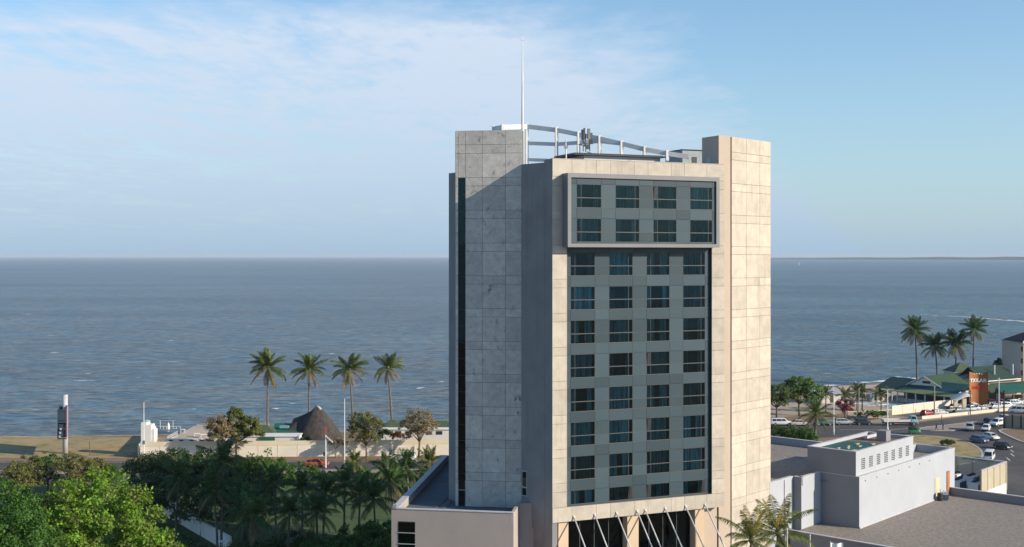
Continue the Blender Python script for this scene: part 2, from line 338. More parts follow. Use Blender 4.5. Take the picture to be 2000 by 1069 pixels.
# surf
def foammat():
    m = bpy.data.materials.new('surf_foam'); m.use_nodes = True; nt = m.node_tree; L = nt.links; b = nt.nodes['Principled BSDF']; b.inputs['Base Color'].default_value = (.82, .82, .80, 1); b.inputs['Roughness'].default_value = .9
    g = nt.nodes.new('ShaderNodeNewGeometry'); mp = nt.nodes.new('ShaderNodeMapping'); mp.inputs['Scale'].default_value = (.5, 1, 1); L.new(g.outputs['Position'], mp.inputs[0])
    n = nt.nodes.new('ShaderNodeTexNoise'); n.inputs['Scale'].default_value = .35; n.inputs['Detail'].default_value = 6; L.new(mp.outputs[0], n.inputs[0])
    r = nt.nodes.new('ShaderNodeMapRange'); r.inputs[1].default_value = .42; r.inputs[2].default_value = .58; L.new(n.outputs[0], r.inputs[0]); L.new(r.outputs[0], b.inputs['Alpha']); MATS['foam'] = m; return m
FOAM = foammat()
def ribbon(name, line, w, z, mat, kind='stuff', label=None):
    mb = MB(); n = len(line)
    for i, p in enumerate(line):
        a = Vector(line[max(i - 1, 0)]); b = Vector(line[min(i + 1, n - 1)]); d = (b - a).normalized(); q = Vector((-d.y, d.x)); ww = w[i] if isinstance(w, list) else w
        mb.v += [(p[0] - q.x * ww / 2, p[1] - q.y * ww / 2, z), (p[0] + q.x * ww / 2, p[1] + q.y * ww / 2, z)]
    for i in range(n - 1): mb.f.append((2 * i, 2 * i + 2, 2 * i + 3, 2 * i + 1))
    o = mb.build(name, mat); o['kind'] = kind
    if label: o['label'] = label; o['category'] = 'foam' if kind == 'stuff' else 'marking'
    return o
ribbon('surf', [(70, 348), (84, 362), (97, 374.5), (115, 385), (134, 394.5), (165, 412), (262, 464)], [.4, 1, 2.5, 4.5, 6, 7, 6], -.93, FOAM, label='white surf breaking along the sandy beach')
bl = [G(x, y, -1) for x, y in ((1785, 613), (1830, 617), (1880, 619), (1930, 623), (2010, 629), (2080, 634))]
ribbon('sandbank_surf', bl, [1, 3, 5, 7, 9, 10], -.93, FOAM, label='long white line of surf over the offshore sandbank')
# far shore across the bay
mb = MB(); n = 60
for i in range(n + 1):
    t = i / n; x = 2600 + t * 9000; D = 15500 - 7500 * t
    h = (14 + 24 * min(1, t * 2.2)) * (0.9 + .12 * math.sin(i * 1.3) + .1 * random.random()) * min(1, t * 6 + .1)
    mb.v += [(x, D - 60, -2), (x, D, h * .9), (x + 10, D + 500, h), (x, D + 900, -2)]
for i in range(n):
    for k in range(3): a = i * 4 + k; mb.f.append((a, a + 4, a + 5, a + 1))
o = mb.build('far_shore', pm('far_woods', (.035, .05, .03), rough=.95), smooth=True); o['kind'] = 'structure'

# roads
roadN = [(-300, 231), (-60, 231), (-10, 233), (25, 248), (50, 274), G(1600, 828), G(1720, 831), G(1800, 825), G(1900, 811), G(2000, 797), (190, 345), (320, 430)]
roadS = [(-300, 221), (-60, 221), (-8, 222.5), (30, 234), (58, 258), G(1650, 853)]
sheet('avenue', roadN + [(330, 410), (170, 300)] + roadS[::-1], .008, ASPH)
sheet('near_carriageway', [(-300, 218.2), (-60, 218.2), (-5, 219.5), (34, 229), (62, 250), (62, 240), (36, 219), (0, 211), (-60, 210), (-300, 210)], .008, ASPH)
raised('median', [(-300, 220.8), (-60, 220.8), (-8, 222.2), (28, 232.5), (57, 256), (59, 253), (32, 229.6), (-6, 219.8), (-60, 218.4), (-300, 218.4)], .12, PAVE, KERB, kw=.2)
sheet('junction', [G(1640, 849), G(1800, 840), G(1960, 815), (175, 300), (190, 230), (150, 150), G(1950, 1000), G(1800, 960), G(1660, 930)], .012, ASPH)
raised('pavement', [(-300, 231.1), (-60, 231.1), (-10, 233.1), (4, 238), (-10, 237.6), (-75, 235.0), (-300, 235.5)], .12, DIRT, None)
sheet('grass_verge', [(-300, 235.5), (-77, 235.5), (-76, 262), (-100, 262.6), (-300, 262.5)], .006, VERGE)
ribbon('footpath', [G(-80, 887), G(20, 882), G(75, 876), G(130, 873), G(180, 864), G(240, 862)], 1.1, .012, pm('trodden_earth', (.34, .25, .15), rough=.95), kind='structure')
raised('roundabout_island', [G(x, y) for x, y in ((1600, 864), (1690, 855), (1780, 850.5), (1838, 853), (1882, 861), (1907, 872), (1921, 886), (1914, 898), (1880, 908), (1800, 914), (1620, 906))], .12, VERGE, KERB, smoothn=2, kw=.45)
raised('splitter_island', [G(x, y) for x, y in ((1796, 836), (1850, 831), (1890, 826), (1912, 824), (1893, 832), (1877, 842), (1800, 842))], .12, PAVE, KERB, smoothn=1, kw=.35)
raised('forecourt_pavement', [G(x, y) for x, y in ((1788, 823.5), (1825, 819), (1900, 810.5), (1966, 803), (1972, 799), (1900, 806), (1825, 814), (1780, 817.5), (1740, 813), (1700, 822), (1700, 826.5), (1745, 828))], .12, PAVE, None)
raised('corner_verge', [G(x, y) for x, y in ((1949, 842), (1962, 838), (2060, 840), (2060, 880), (2000, 865), (1975, 855))], .12, DIRT, KERB, smoothn=1, kw=.6)
sheet('car_park', [G(x, y) for x, y in ((1790, 816), (1900, 804.5), (1972, 797.5), (2060, 800), (2060, 770), (1868, 779), (1862, 797), (1752, 811))], .008, pm('car_park_surface', (.10, .088, .078), (.075, .067, .06), .3, .9, .2, 8))
for i, (x, y) in enumerate(((1976, 881), (1977, 889), (1969, 897), (1958, 906), (1945, 915))):
    a = G(x, y); ribbon('lane_dash', [(a[0] - .3, a[1] - 1.6), (a[0] + .35, a[1] + 1.6)], .3, .02, PAINT, kind='structure')
for i, (ya, yb) in enumerate(((899.5, 899.5),)):
    ribbon('edge_line', [(-300, 230.3), (-60, 230.3), (-10, 232.2)], .18, .014, PAINT, kind='structure')
ribbon('edge_line', [(-300, 221.6), (-60, 221.6), (-9, 223.1)], .18, .014, PAINT, kind='structure')
ribbon('edge_line', [G(1640, 839.5), G(1740, 840), G(1800, 834.5)], .22, .018, PAINT, kind='structure')
sheet('garden_lawn', [(-120, 60), (-12, 60), (-8, 146), (20, 205), (-5, 209.5), (-120, 209.5)], .006, LAWN)
sheet('pool_terrace', [G(1500, 815), G(1600, 812), G(1740, 800), G(1790, 772), G(1740, 757), G(1600, 770), G(1500, 790)], .006, pm('pool_terrace', (.42, .33, .24), (.34, .26, .18), .3, .9))

# ================================================================ HOTEL TOWER
FRONT = Frame((3.848, 113.0), (.9215, .388)); FL = 19.2
LSL = Frame((-5.62, 118.2), (.99, -.141)); LL = 6.65
RSL = Frame((22.56, 122.0), (.67, .743)); RL = 7.87
tower = thing('hotel_tower', 'tall concrete hotel tower with dark glazed front and projecting grey window box', 'building', (8, 122, 0))
ZTOP = 49.28
core = [FRONT.xy(.12, -.95), FRONT.xy(18.9, -.95), (21.9, 123.2), (22.7, 123.0), (27.4, 128.6), (31.2, 147), (-6.5, 146), (-6.45, 121.2), LSL.xy(.3, -1.1), LSL.xy(6.3, -1.0), (1.02, 117.35), (3.16, 114.9)]  # unseen rear depth shaped so the tower's shadow falls over the garden
MB().prism(core, 14.6, 48.45).build('core', PLAST_D, tower)
MB().prism([FRONT.xy(.12, -9.25), FRONT.xy(18.5, -9.25)] + core[2:], 0, 14.6).build('base_core', PLAST_D, tower)
# roof parapet behind
pb = MB()
for a, b in (((27.4, 128.6), (31.2, 147)), ((31.2, 147), (-6.5, 146)),):
    A, B = Vector(a), Vector(b); c = (A + B) / 2; pb.box((c.x, c.y, 48.75), ((B - A).length, .3, .7), math.atan2(B.y - A.y, B.x - A.x))
pb.build('roof_parapet', PLAST_D, tower)
# shaded return and flank beside the left slab
ret = Frame(FRONT.xy(.0, -1.9), FRONT.n)
o = MB(); FRONT.mbox(o, 0, .35, -1.9, -.02, 14.6, ZTOP); o.build('corner_return', PLAST_D, tower)
fl = Frame((.93, 117.2), (3.1 - .93, 114.78 - 117.2)); fll = math.hypot(3.1 - .93, 114.78 - 117.2)
flank = MB(); fl.mbox(flank, 0, fll, -.4, 0, 13.5, 49.05); flank = flank.build('flank_wall', PLAST_D, tower)
fl.piece('window_surround', CAP, tower, .15, .85, -.1, .06, 16.4, 18.9)
fl.piece('pane', GLASS_D, tower, .22, .78, .03, .08, 17.35, 18.8); fl.piece('pane', GLASS_D, tower, .22, .78, .03, .08, 16.5, 17.2)
# ---- panelled slabs
zj = []
for i in range(11): zj += [47.8 - 3.25 * i, 46.97 - 3.25 * i]
def slab(fr, length, cols, ztop, zbot, joints, parent, mat, thick, name, skip=None):
    mb = MB(); fr.mbox(mb, 0, length, -thick, -.05, zbot, ztop - .03); base = mb.build(name, JOINT, parent)
    zs = [ztop] + [z for z in joints if zbot + .4 < z < ztop - .4] + [zbot]
    for c0, c1 in zip(cols[:-1], cols[1:]):
        for z1, z0 in zip(zs[:-1], zs[1:]):
            if skip and skip(c0, c1, z0, z1): continue
            gpx = .016
            o = fr.piece('concrete_panel', mat, base, c0 + (gpx if c0 > 0 else 0), c1 - (gpx if c1 < length else 0), -.05, 0, z0 + gpx, z1 - gpx)
            o.location.x += random.uniform(-.004, .004)
    return base
ls = slab(LSL, LL, [0, .264, 1.0, 2.70, 5.03, LL], 52.48, 14.9, [51.06, 50.2] + zj, tower, CONC_OLD, 1.4, 'left_slab', skip=lambda c0, c1, z0, z1: abs(c0 - .264) < .01 and z1 < 47.9 and z0 > 14.9)
LSL.piece('side_plaster', PLAST_D, ls, -.04, -.003, -1.4, -.06, 14.9, 52.4)
# slot window in the left slab
LSL.piece('slot_frame', BLACK, tower, .264, 1.0, -.05, -.02, 15.5, 47.75)
z = 47.7; k = 0
while z > 16.2:
    h = 1.63; LSL.piece('slot_pane', GLASS_D if k > 3 else GLASS, tower, .30, .965, -.018, .0, z - h + .05, z); z -= h; k += 1
rs = slab(RSL, RL, [0, 2.91, 5.61, RL], 52.28, .2, [50.7, 49.9] + [q - .32 for q in zj] + [11.5, 10.7, 8.2, 7.4, 4.9, 4.1], tower, CONC, 1.3, 'right_slab')
# plaster block between front and right slab
Q = Frame((21.1, 121.2), (1.4, .75))
mb = MB().prism([Q.xy(0, 0), Q.xy(1.5, 0), Q.xy(1.9, -2.6), Q.xy(0, -2.8)], 0, 52.32); mb.build('plaster_block', PLAST if False else pm('plaster_warm', (.50, .415, .335), (.45, .375, .30), .25, .85, .1, 6), tower)
Q2 = Frame(Q.xy(0, -2.8), Q.n)
Q2.piece('door', CAP, tower, .8, 1.5, -.05, .04, 48.5, 50.2)
# ---- front precast frame
SC = [(2.05, 4.69), (6.21, 8.84), (10.37, 13.0), (14.53, 17.12)]
edges = [0, 2.05, 4.69, 6.21, 8.84, 10.37, 13.0, 14.53, 17.12, FL]
fb = MB()
FRONT.mbox(fb, .02, FL - .02, -.9, -.06, 47.6, ZTOP - .03); FRONT.mbox(fb, .02, FL - .02, -.9, -.06, 14.62, 16.0)
FRONT.mbox(fb, .02, 1.5, -.9, -.06, 16.0, 47.6); FRONT.mbox(fb, 17.72, FL - .02, -.9, -.06, 16.0, 47.6)
frame = fb.build('precast_frame', JOINT, tower)
for a, b in zip(edges[:-1], edges[1:]):
    FRONT.piece('concrete_panel', CONC, frame, a + .014, b - .014, -.06, 0, 47.62, ZTOP); FRONT.piece('concrete_panel', CONC, frame, a + .014, b - .014, -.06, 0, 14.6, 15.98)
FRONT.piece('parapet_cap', pm('cap_concrete', (.50, .45, .38), rough=.9), frame, 0, FL, -.5, .03, ZTOP, ZTOP + .05)
zs = [47.6] + [q - .25 for q in zj if 16.3 < q - .25 < 47.3] + [16.0]
for s0, s1 in ((0, 1.5), (17.72, FL)):
    for z1, z0 in zip(zs[:-1], zs[1:]): FRONT.piece('concrete_panel', CONC, frame, s0, s1, -.06, 0, z0 + .014, z1 - .014)
# ---- curtain wall
def curtain_mesh(seed):
    r = random.Random(seed); mb = MB(); n = 44; w = 2.5; pts = []
    open_ = r.choice([0, 0, 0, .25, .5])
    for i in range(n + 1):
        t = i / n; x = -w / 2 + t * w; y = .10 * math.sin(t * n * 1.05 + .7 * math.sin(t * 13 + seed)) + .03 * r.random()
        pts.append((x, y))
    for i, (x, y) in enumerate(pts): mb.v += [(x, .30 + y, -1.12), (x + .02 * math.sin(i), .30 + y * .8, 1.12)]
    for i in range(n):
        t = i / n
        if open_ and .5 - open_ / 2 < t < .5 + open_ / 2: continue
        mb.f.append((2 * i, 2 * i + 2, 2 * i + 3, 2 * i + 1))
    me = mb.mesh('curtain', fix=False); me.materials.append(CURT); return me
CURTS = [curtain_mesh(i) for i in range(7)]
def window_mesh(w, h, side, transom):
    mb = MB(); t = .035
    mb.bb(-w / 2, w / 2, -.03, .04, h / 2 - t, h / 2); mb.bb(-w / 2, w / 2, -.03, .04, -h / 2, -h / 2 + t)
    mb.bb(-w / 2, -w / 2 + t, -.03, .04, -h / 2 + t, h / 2 - t); mb.bb(w / 2 - t, w / 2, -.03, .04, -h / 2 + t, h / 2 - t)
    xm = side * (w / 2 - .48); mb.bb(xm - t / 2, xm + t / 2, -.02, .04, -h / 2 + t, h / 2 - t)
    if transom: zt = h / 2 - 1.30; mb.bb(-w / 2 + t, w / 2 - t, -.05, .03, zt - .04, zt + .04)
    me = mb.mesh('window'); me.materials.append(MULL); return me
def pane_mesh(w, h):
    me = MB().bb(-w / 2 + .03, w / 2 - .03, -.006, .006, -h / 2 + .03, h / 2 - .03).mesh('pane'); me.materials.append(GLASS); return me
WMESH = {(sd, hh): window_mesh(2.62, hh, sd, hh > 2) for sd in (-1, 1) for hh in (2.25, 1.3)}; PMESH = {hh: pane_mesh(2.62, hh) for hh in (2.25, 1.3)}
VENT = MB().bb(-.17, .17, -.02, .02, -.62, .62).mesh('open_casement'); VENT.materials.append(BLACK)
def window(fr, s0, s1, out, z0, z1, side, curt, vent=False):
    hh = 2.25 if z1 - z0 > 2 else 1.3
    inv = WM[tower].inverted(); c = inv @ Vector(fr.pt((s0 + s1) / 2, out, (z0 + z1) / 2))
    o = bpy.data.objects.new('window', WMESH[(side, hh)]); COL.objects.link(o); o.parent = tower; o.location = c; o.rotation_euler = (0, 0, fr.rz); o.scale = ((s1 - s0) / 2.62, 1, (z1 - z0) / hh)
    for nm, me, of in (('pane', PMESH[hh], (0, 0, 0)), ('curtain', CURTS[curt], (0, 0, 0))):
        p = bpy.data.objects.new(nm, me); COL.objects.link(p); p.parent = o; p.location = of
        if nm == 'curtain' and curt == 6 and side < 0 and z1 > 40 and z1 < 41 and s0 < 3:
            p.material_slots[0].link = 'OBJECT'; p.material_slots[0].material = pm('brown_curtain', (.30, .22, .17), (.14, .10, .08), 2.6, .95, stretch=(1, 1, .06))
        if nm == 'pane': p.rotation_euler = (R(random.uniform(-.5, .5)), 0, R(random.uniform(-.5, .5)))
        if nm == 'curtain': p.scale = (random.uniform(.9, 1.0), random.uniform(.8, 1.2), hh / 2.25)
    if vent:
        p = bpy.data.objects.new('open_casement', VENT); COL.objects.link(p); p.parent = o; p.location = (side * 1.07, -.06, .42 if hh > 2 else 0); p.rotation_euler = (R(4), 0, 0)
def curtain_wall(fr, out, smin, smax, rows, ztop, zbot, pname, vents=()):
    """rows: list of (z_window_top, z_window_bottom) from the top down"""
    base = MB(); fr.mbox(base, smin, smax, out - .62, out - .55, zbot, ztop); base = base.build(pname, DARK, tower)
    cols = [smin] + [e for c in SC for e in c] + [smax]
    zt = ztop
    for r, (w1, w0) in enumerate(rows):
        for ci in range(len(cols) - 1):
            a, b = cols[ci] + .012, cols[ci + 1] - .012; win = ci % 2 == 1
            fr.piece('spandrel_panel', SPAN, base, a, b, out - .06, out, w1 + .012, zt - .012)
            if win:
                side = -1 if (ci // 2) % 2 == 0 else 1
                window(fr, cols[ci], cols[ci + 1], out - .03, w0, w1, side, (r * 3 + ci * 2 + (r * ci) % 3 + 4) % 7, (r, ci // 2) in vents)
            elif w1 - w0 > 2:
                zm = w1 - 1.30
                fr.piece('spandrel_panel', SPAN, base, a, b, out - .06, out, zm + .012, w1 - .012); fr.piece('spandrel_panel', SPAN, base, a, b, out - .06, out, w0 + .012, zm - .012)
            else: fr.piece('spandrel_panel', SPAN, base, a, b, out - .06, out, w0 + .012, w1 - .012)
        if w1 - w0 > 2: fr.piece('transom_rail', MULL, base, smin, smax, out, out + .012, w1 - 1.315, w1 - 1.285)
        fr.piece('sill_rail', BAR, base, smin, smax, out, out + .03, w0 - .022, w0 + .008)
        zt = w0 - .02
    if zt - zbot > .1:
        for a, b in zip(cols[:-1], cols[1:]): fr.piece('spandrel_panel', SPAN, base, a + .012, b - .012, out - .06, out, zbot, zt - .012)
    return base
rows = [(40.35 - 3.27 * i, 40.35 - 3.27 * i - 2.25) for i in range(7)] + [(17.46, 16.12)]
cw = curtain_wall(FRONT, -.32, 1.52, 17.70, rows, 41.2, 16.0, 'curtain_wall', vents={(3, 2), (5, 2), (7, 1), (7, 2), (7, 3)})
FRONT.piece('edge_trim', BLACK, tower, 17.64, 17.715, -.32, -.1, 16.0, 41.0)
RSL.piece('joint_gap', pm('gap_brown', (.06, .045, .035), rough=.9), tower, -.09, .0, -.6, .004, .2, 52.2)
FRONT.piece('edge_trim', FRAMEG, tower, 1.50, 1.56, -.32, -.02, 16.0, 41.0)
# ---- projecting window box
B0, B1, BZ0, BZ1, BO = 1.05, 17.85, 40.85, 47.88, 1.2
bx = MB()
FRONT.mbox(bx, B0, B1, -.3, BO, BZ1 - .42, BZ1); FRONT.mbox(bx, B0, B1, -.3, BO, BZ0, BZ0 + .32)
FRONT.mbox(bx, B0, B0 + .36, -.3, BO - .002, BZ0 + .32, BZ1 - .42); FRONT.mbox(bx, B1 - .36, B1, -.3, BO - .002, BZ0 + .32, BZ1 - .42)
bx.build('window_box', FRAMEG, tower)
curtain_wall(FRONT, 1.02, B0 + .38, B1 - .38, [(46.86, 44.61), (43.6, 41.35)], BZ1 - .42, BZ0 + .32, 'box_curtain_wall', vents={(0, 2)})
FRONT.piece('box_sill', BAR, tower, B0 + .36, B1 - .36, 1.03, 1.19, BZ0 + .321, BZ0 + .36)
# ---- entrance hall under the tower front
lob = MB(); FRONT.mbox(lob, .3, 17, -9, -1.9, 0, .1); FRONT.mbox(lob, .3, 17, -9.2, -9, 0, 14.6); lob.build('lobby_interior', pm('lobby_stone', (.12, .13, .125), rough=.6), tower)
for s0, s1 in ((.75, 1.8), (8.2, 9.45), (15.9, 16.97)): FRONT.piece('column', pm('column_stone', (.62, .48, .33), (.56, .43, .30), .4, .8), tower, s0, s1, -1.4, -.25, 0, 14.58)
FRONT.piece('side_wall', PLAST_D, tower, .03, .55, -4.2, -.1, 0, 14.58)
FRONT.piece('side_wall', pm('plaster_warm', (.5, .415, .335)), tower, 17.0, 18.95, -2.0, -1.0, 0, 14.58)
for a, b in ((1.85, 8.15), (9.5, 15.85)):
    n = 4; w = (b - a) / n
    for i in range(n):
        FRONT.piece('mullion', MULL, tower, a + i * w - .03, a + i * w + .03, -1.22, -1.1, 0, 14.5)
        for z0, z1 in ((0, 3.6), (3.65, 7.2), (7.25, 10.8), (10.85, 14.5)): FRONT.piece('lobby_pane', GLASS_D, tower, a + i * w + .03, a + (i + 1) * w - .03, -1.17, -1.15, z0, z1)
cano = MB(); FRONT.mbox(cano, 1.2, 18.0, .2, 6.0, 9.6, 9.9); FRONT.mbox(cano, 1.2, 18.0, 5.8, 6.0, 9.4, 9.6); cano.build('canopy', PLAST_D, tower)
for s_ in (2.27, 4.5, 6.86, 9.14, 10.05, 12.3, 14.65, 16.9):
    r_ = MB().tube([FRONT.pt(s_, .0, 15.0), FRONT.pt(s_, 5.2, 9.9)], .065, 10).build('tie_rod', WMET, tower, smooth=True)
    MB().box(FRONT.pt(s_, .06, 15.02), (.18, .08, .2), FRONT.rz).build('bracket', WMET, r_)
# ---- podium to the left
POD = Frame((-11.5, 113.3), (11.64, -2.0)); PL = 11.81; PZ = 15.9
c0, c1 = POD.xy(0, 0), POD.xy(PL, 0); cb = (-8.3, 143.5)
podp = [c0, c1, (.75, 115.8), (3.3, 116.4), (.9, 119), (-6.2, 122), (-6.3, 143.8), cb]
pod = MB().prism([(x, y) for x, y in podp], 0, 15.1).build('podium', PLAST_P, tower)
sheet_o = MB().prism([(-11.0, 114.2), (-.1, 112.2), (.4, 116.0), (2.8, 116.5), (.8, 118.8), (-6.2, 121.8), (-6.3, 143), (-7.9, 143)], 15.1, 15.14).build('roof_deck', DECK, tower)
def wallrun(mb, a, b, th, z0, z1):
    A, B = Vector(a), Vector(b); d = (B - A); L_ = d.length; d /= L_; q = Vector((-d.y, d.x)); c = (A + B) / 2 + q * th / 2
    mb.box((c.x, c.y, (z0 + z1) / 2), (L_, th, z1 - z0), math.atan2(d.y, d.x))
m1_ = MB(); wallrun(m1_, c0, c1, .4, 15.1, PZ); wallrun(m1_, cb, c0, .55, 15.1, PZ); wallrun(m1_, c1, (.75, 115.8), .3, 15.1, PZ - .02); wallrun(m1_, (.75, 115.8), (3.3, 116.4), .3, 15.1, PZ - .04); wallrun(m1_, (-6.3, 143.8), cb, .4, 15.1, PZ - .01)
m1_.build('podium_parapet', PLAST_P, tower)
m2_ = MB()
for a, b, t in ((c0, c1, .5), (cb, c0, .65)):
    A, B = Vector(a), Vector(b); d = (B - A).normalized(); q = Vector((-d.y, d.x)); wallrun(m2_, A - q * .05, B - q * .05, t, PZ, PZ + .07)
m2_.build('coping', CAP, tower)
for i in range(2): MB().prism([(-7.9 + i * .9, 116.5), (-7.5 + i * .9, 116.5), (-5.5 + i * .6, 127.5), (-5.9 + i * .6, 127.5)], 15.15, 15.19).build('walkway_board', pm('old_board', (.13, .12, .115), rough=.9), tower)
POD.piece('window_reveal', DARK, tower, .66, 2.33, -.3, .004, 6.0, 14.74)
zz_ = 14.7
for i in range(8):
    POD.piece('podium_pane', GLASS_D, tower, .70, 2.29, .01, .03, zz_ - 1.0, zz_ - .06); POD.piece('window_bar', CAP, tower, .66, 2.33, .004, .06, zz_ - 1.06, zz_ - 1.0); zz_ -= 1.06
POD.piece('roof_lamp', GALV, tower, .15, .55, -.3, .15, PZ + .07, PZ + .42)

# ---------------------------------------------------------------- things on the tower roof
PERG = [(1029, 243), (1087, 250), (1130, 258.5), (1171, 266.5), (1214, 276.5), (1259, 287.5), (1303, 295.5), (1345, 302)]
PD = [131.5, 130.3, 129.4, 128.6, 127.8, 127.0, 126.4, 126.0]; PM = [276.5, 278.5, 275.5, 272.5, 277.5]
pp = [Vector((PX(x, D), D, ZY(y, D))) for (x, y), D in zip(PERG, PD)]; pmid = [Vector((p.x, p.y, ZY(y, p.y))) for p, y in zip(pp, PM)]
perg = thing('roof_pergola', 'white curved steel frame of posts and beams on the hotel roof', 'steel frame', (10, 128, 48.45))
back = [Vector((PX(964, 131.2), 131.2, ZY(247.5, 131.2))), Vector((PX(982, 129.2), 129.2, ZY(244.5, 129.2)))]
def beam(name, a, b, w, h):
    d = Vector((b.x - a.x, b.y - a.y, 0)).normalized(); q = Vector((-d.y, d.x, 0)) * w / 2; dn = Vector((0, 0, -h))
    MB().add([a - q, b - q, b + q, a + q, a - q + dn, b - q + dn, b + q + dn, a + q + dn], ((0, 1, 2, 3), (7, 6, 5, 4), (0, 4, 5, 1), (1, 5, 6, 2), (2, 6, 7, 3), (3, 7, 4, 0))).build(name, WMET, perg)
allp = back + pp
for a, b in zip(allp[:-1], allp[1:]): beam('beam', a, b, .2, .5)
for p in [back[0], back[1]] + pp[:-1]: MB().box((p.x, p.y, (48.45 + p.z + .1) / 2), (.32, .28, p.z + .1 - 48.45), .25).build('post', WMET, perg)
for a, b in zip(pmid[:-1], pmid[1:]): beam('middle_beam', a, b, .16, .4)
beam('lower_beam', Vector((pp[0].x, pp[0].y, ZY(309, 131.5))), Vector((pp[1].x, pp[1].y, ZY(311, 130.3))), .2, .35)
mast = thing('roof_mast', 'tall tapering white mast rising behind the left slab of the tower', 'mast', (PX(1020.5, 118.6), 118.6, 48.45))
mx_, my_ = PX(1020.5, 118.6), 118.6; mz = ZY(72, 118.6)
MB().tube([(mx_, my_, 48.45), (mx_, my_, 53), (mx_, my_, 57), (mx_, my_, mz - .6)], [.13, .12, .085, .035], 12).build('pole', WMET, mast, smooth=True)
MB().tube([(mx_, my_, mz - .6), (mx_, my_, mz)], .018, 6).build('lightning_rod', GALV, mast); MB().box((mx_, my_, mz - .35), (.3, .03, .03)).build('cross_arm', GALV, mast)
# roof hut with a thin dark roof
HF = Frame((PX(1141, 122), 122), (.9215, .388)); hl = 8.95
hut = thing('rooftop_hut', 'low white boarded hut with thin dark overhanging roof behind the parapet', 'hut', (12, 124, 48.45))
hb = MB(); HF.mbox(hb, 0, hl, -4, 0, 48.45, 50.35); hb.build('wall', pm('hut_boards', (.58, .58, .585), (.53, .53, .54), .4, .7), hut)
for i in range(3): HF.piece('board_joint', CAP, hut, 0, hl, 0, .02, 48.95 + i * .5, 48.97 + i * .5)
hr = MB(); HF.mbox(hr, -1.4, hl + .35, -4.4, .55, 50.36, 50.5); hr.build('roof', BLACK, hut)
for i in range(40): HF.piece('roof_rib', BLACK, hut, -1.3 + i * .26, -1.2 + i * .26, -4.4, .6, 50.5, 50.56)
HF.piece('wall_lamp', BLACK, hut, 4.9, 5.3, 0, .35, 49.75, 49.95)
MB().tube([HF.pt(1.2, .05, 49.2), HF.pt(2.0, .9, 49.75)], .025, 6).build('conduit', BLACK, hut)
# antennas
ant = thing('antenna_cluster', 'cluster of dark mobile phone antennas and dishes on poles above the roof hut', 'antenna', (PX(1146, 121.5), 121.5, 50.5))
for px, y0, y1 in ((1139, 258, 296), (1144, 262, 297), (1152, 257, 296), (1156, 268, 297)):
    X = PX(px, 121.5); MB().tube([(X, 121.5, ZY(y1, 121.5)), (X, 121.5, ZY(y0, 121.5))], .045, 8).build('pole', BLACK, ant)
for px, y, w, h in ((1137, 264, .22, 1.1), (1141, 262, .2, 1.2), (1150, 262, .26, 1.1), (1155, 268, .26, .9), (1147, 277, .5, .35), (1154, 277, .42, .5), (1141, 283, .3, .4), (1148, 287, .36, .5)):
    MB().box((PX(px, 121.3), 121.35 + random.uniform(-.2, .2), ZY(y, 121.3)), (w, .16, h), random.uniform(-.5, .5)).build('panel_antenna', pm('antenna_grey', (.13, .135, .14), rough=.6), ant)
MB().lathe((0, 0, 0), [(.02, 0), (.25, .06), (.33, .14)], 14).build('dish', CAP, ant, local=True).location = (PX(1135, 121.3) - PX(1146, 121.5), -.4, ZY(285, 121.3) - 50.5)
ant.children[-1].rotation_euler = (R(90), 0, R(-20))
wh = thing('whip_antenna', 'slim white antenna on a bent stay beside the roof hut', 'antenna', (PX(1105, 119), 119, 48.45))
MB().tube([(PX(1106, 119), 119, 48.45), (PX(1105, 119), 119, 51.2), (PX(1105, 119), 119, 51.9)], [.09, .06, .03], 8).build('rod', WMET, wh); MB().tube([(PX(1101, 119), 119, 48.45), (PX(1107, 119), 119, 51.0)], .04, 6).build('stay', GALV, wh); MB().box((PX(1105, 119), 119, 50.95), (.4, .3, .25)).build('bracket', GALV, wh)
# plant room by the plaster block
PR = Frame((PX(1333, 130), 130.0), (.9215, .388)); pr = thing('roof_plant_room', 'pale blue grey roof plant room with louvred window beside the plaster block', 'plant room', (PX(1350, 131), 131, 48.45))
a = MB(); PR.mbox(a, 0, 3.0, -3, 0, 48.45, ZY(293, 130)); a.build('wall', pm('plant_wall', (.33, .38, .40), rough=.8), pr); PR.piece('roof', BLACK, pr, -.1, 3.1, -3.1, .12, ZY(293, 130), ZY(291.6, 130))
PR.piece('louvre', BLACK, pr, 1.2, 1.8, 0, .05, 49.9, 50.9); PR.piece('green_unit', TEAL, pr, -.2, .9, .1, .8, 48.5, 50.1)

# ================================================================ ANNEX
UV = Frame((0, 0), (.669, .743)); AZ = 15.6
annex = thing('annex_building', 'white flat-roofed annex with gravel roofs beside the hotel tower', 'building', (*UV.xy(130, -60), 0))
def uvp(l): return [UV.xy(u, v) for u, v in l]
foot = [(113.4, -64.85), (118.55, -64.85), (118.55, -63.85), (123.0, -63.85), (123.0, -59.2), (149.8, -59.2), (149.8, -64.4), (143.0, -64.4), (143.0, -82.5), (132, -78), (113.4, -69)]
MB().prism(uvp(foot), 0, 14.7).build('block', WHITEW, annex)
def fl_uv(name, mat, l, z0, z1): return MB().prism(uvp(l), z0, z1).build(name, mat, annex)
fl_uv('gravel_roof', GRAVEL, [(113.8, -65.2), (122.6, -65.2), (123.4, -59.6), (149.4, -59.6), (149.4, -64), (142.6, -64.8), (142.6, -82), (132, -77.6), (113.8, -69)], 14.7, 14.74)
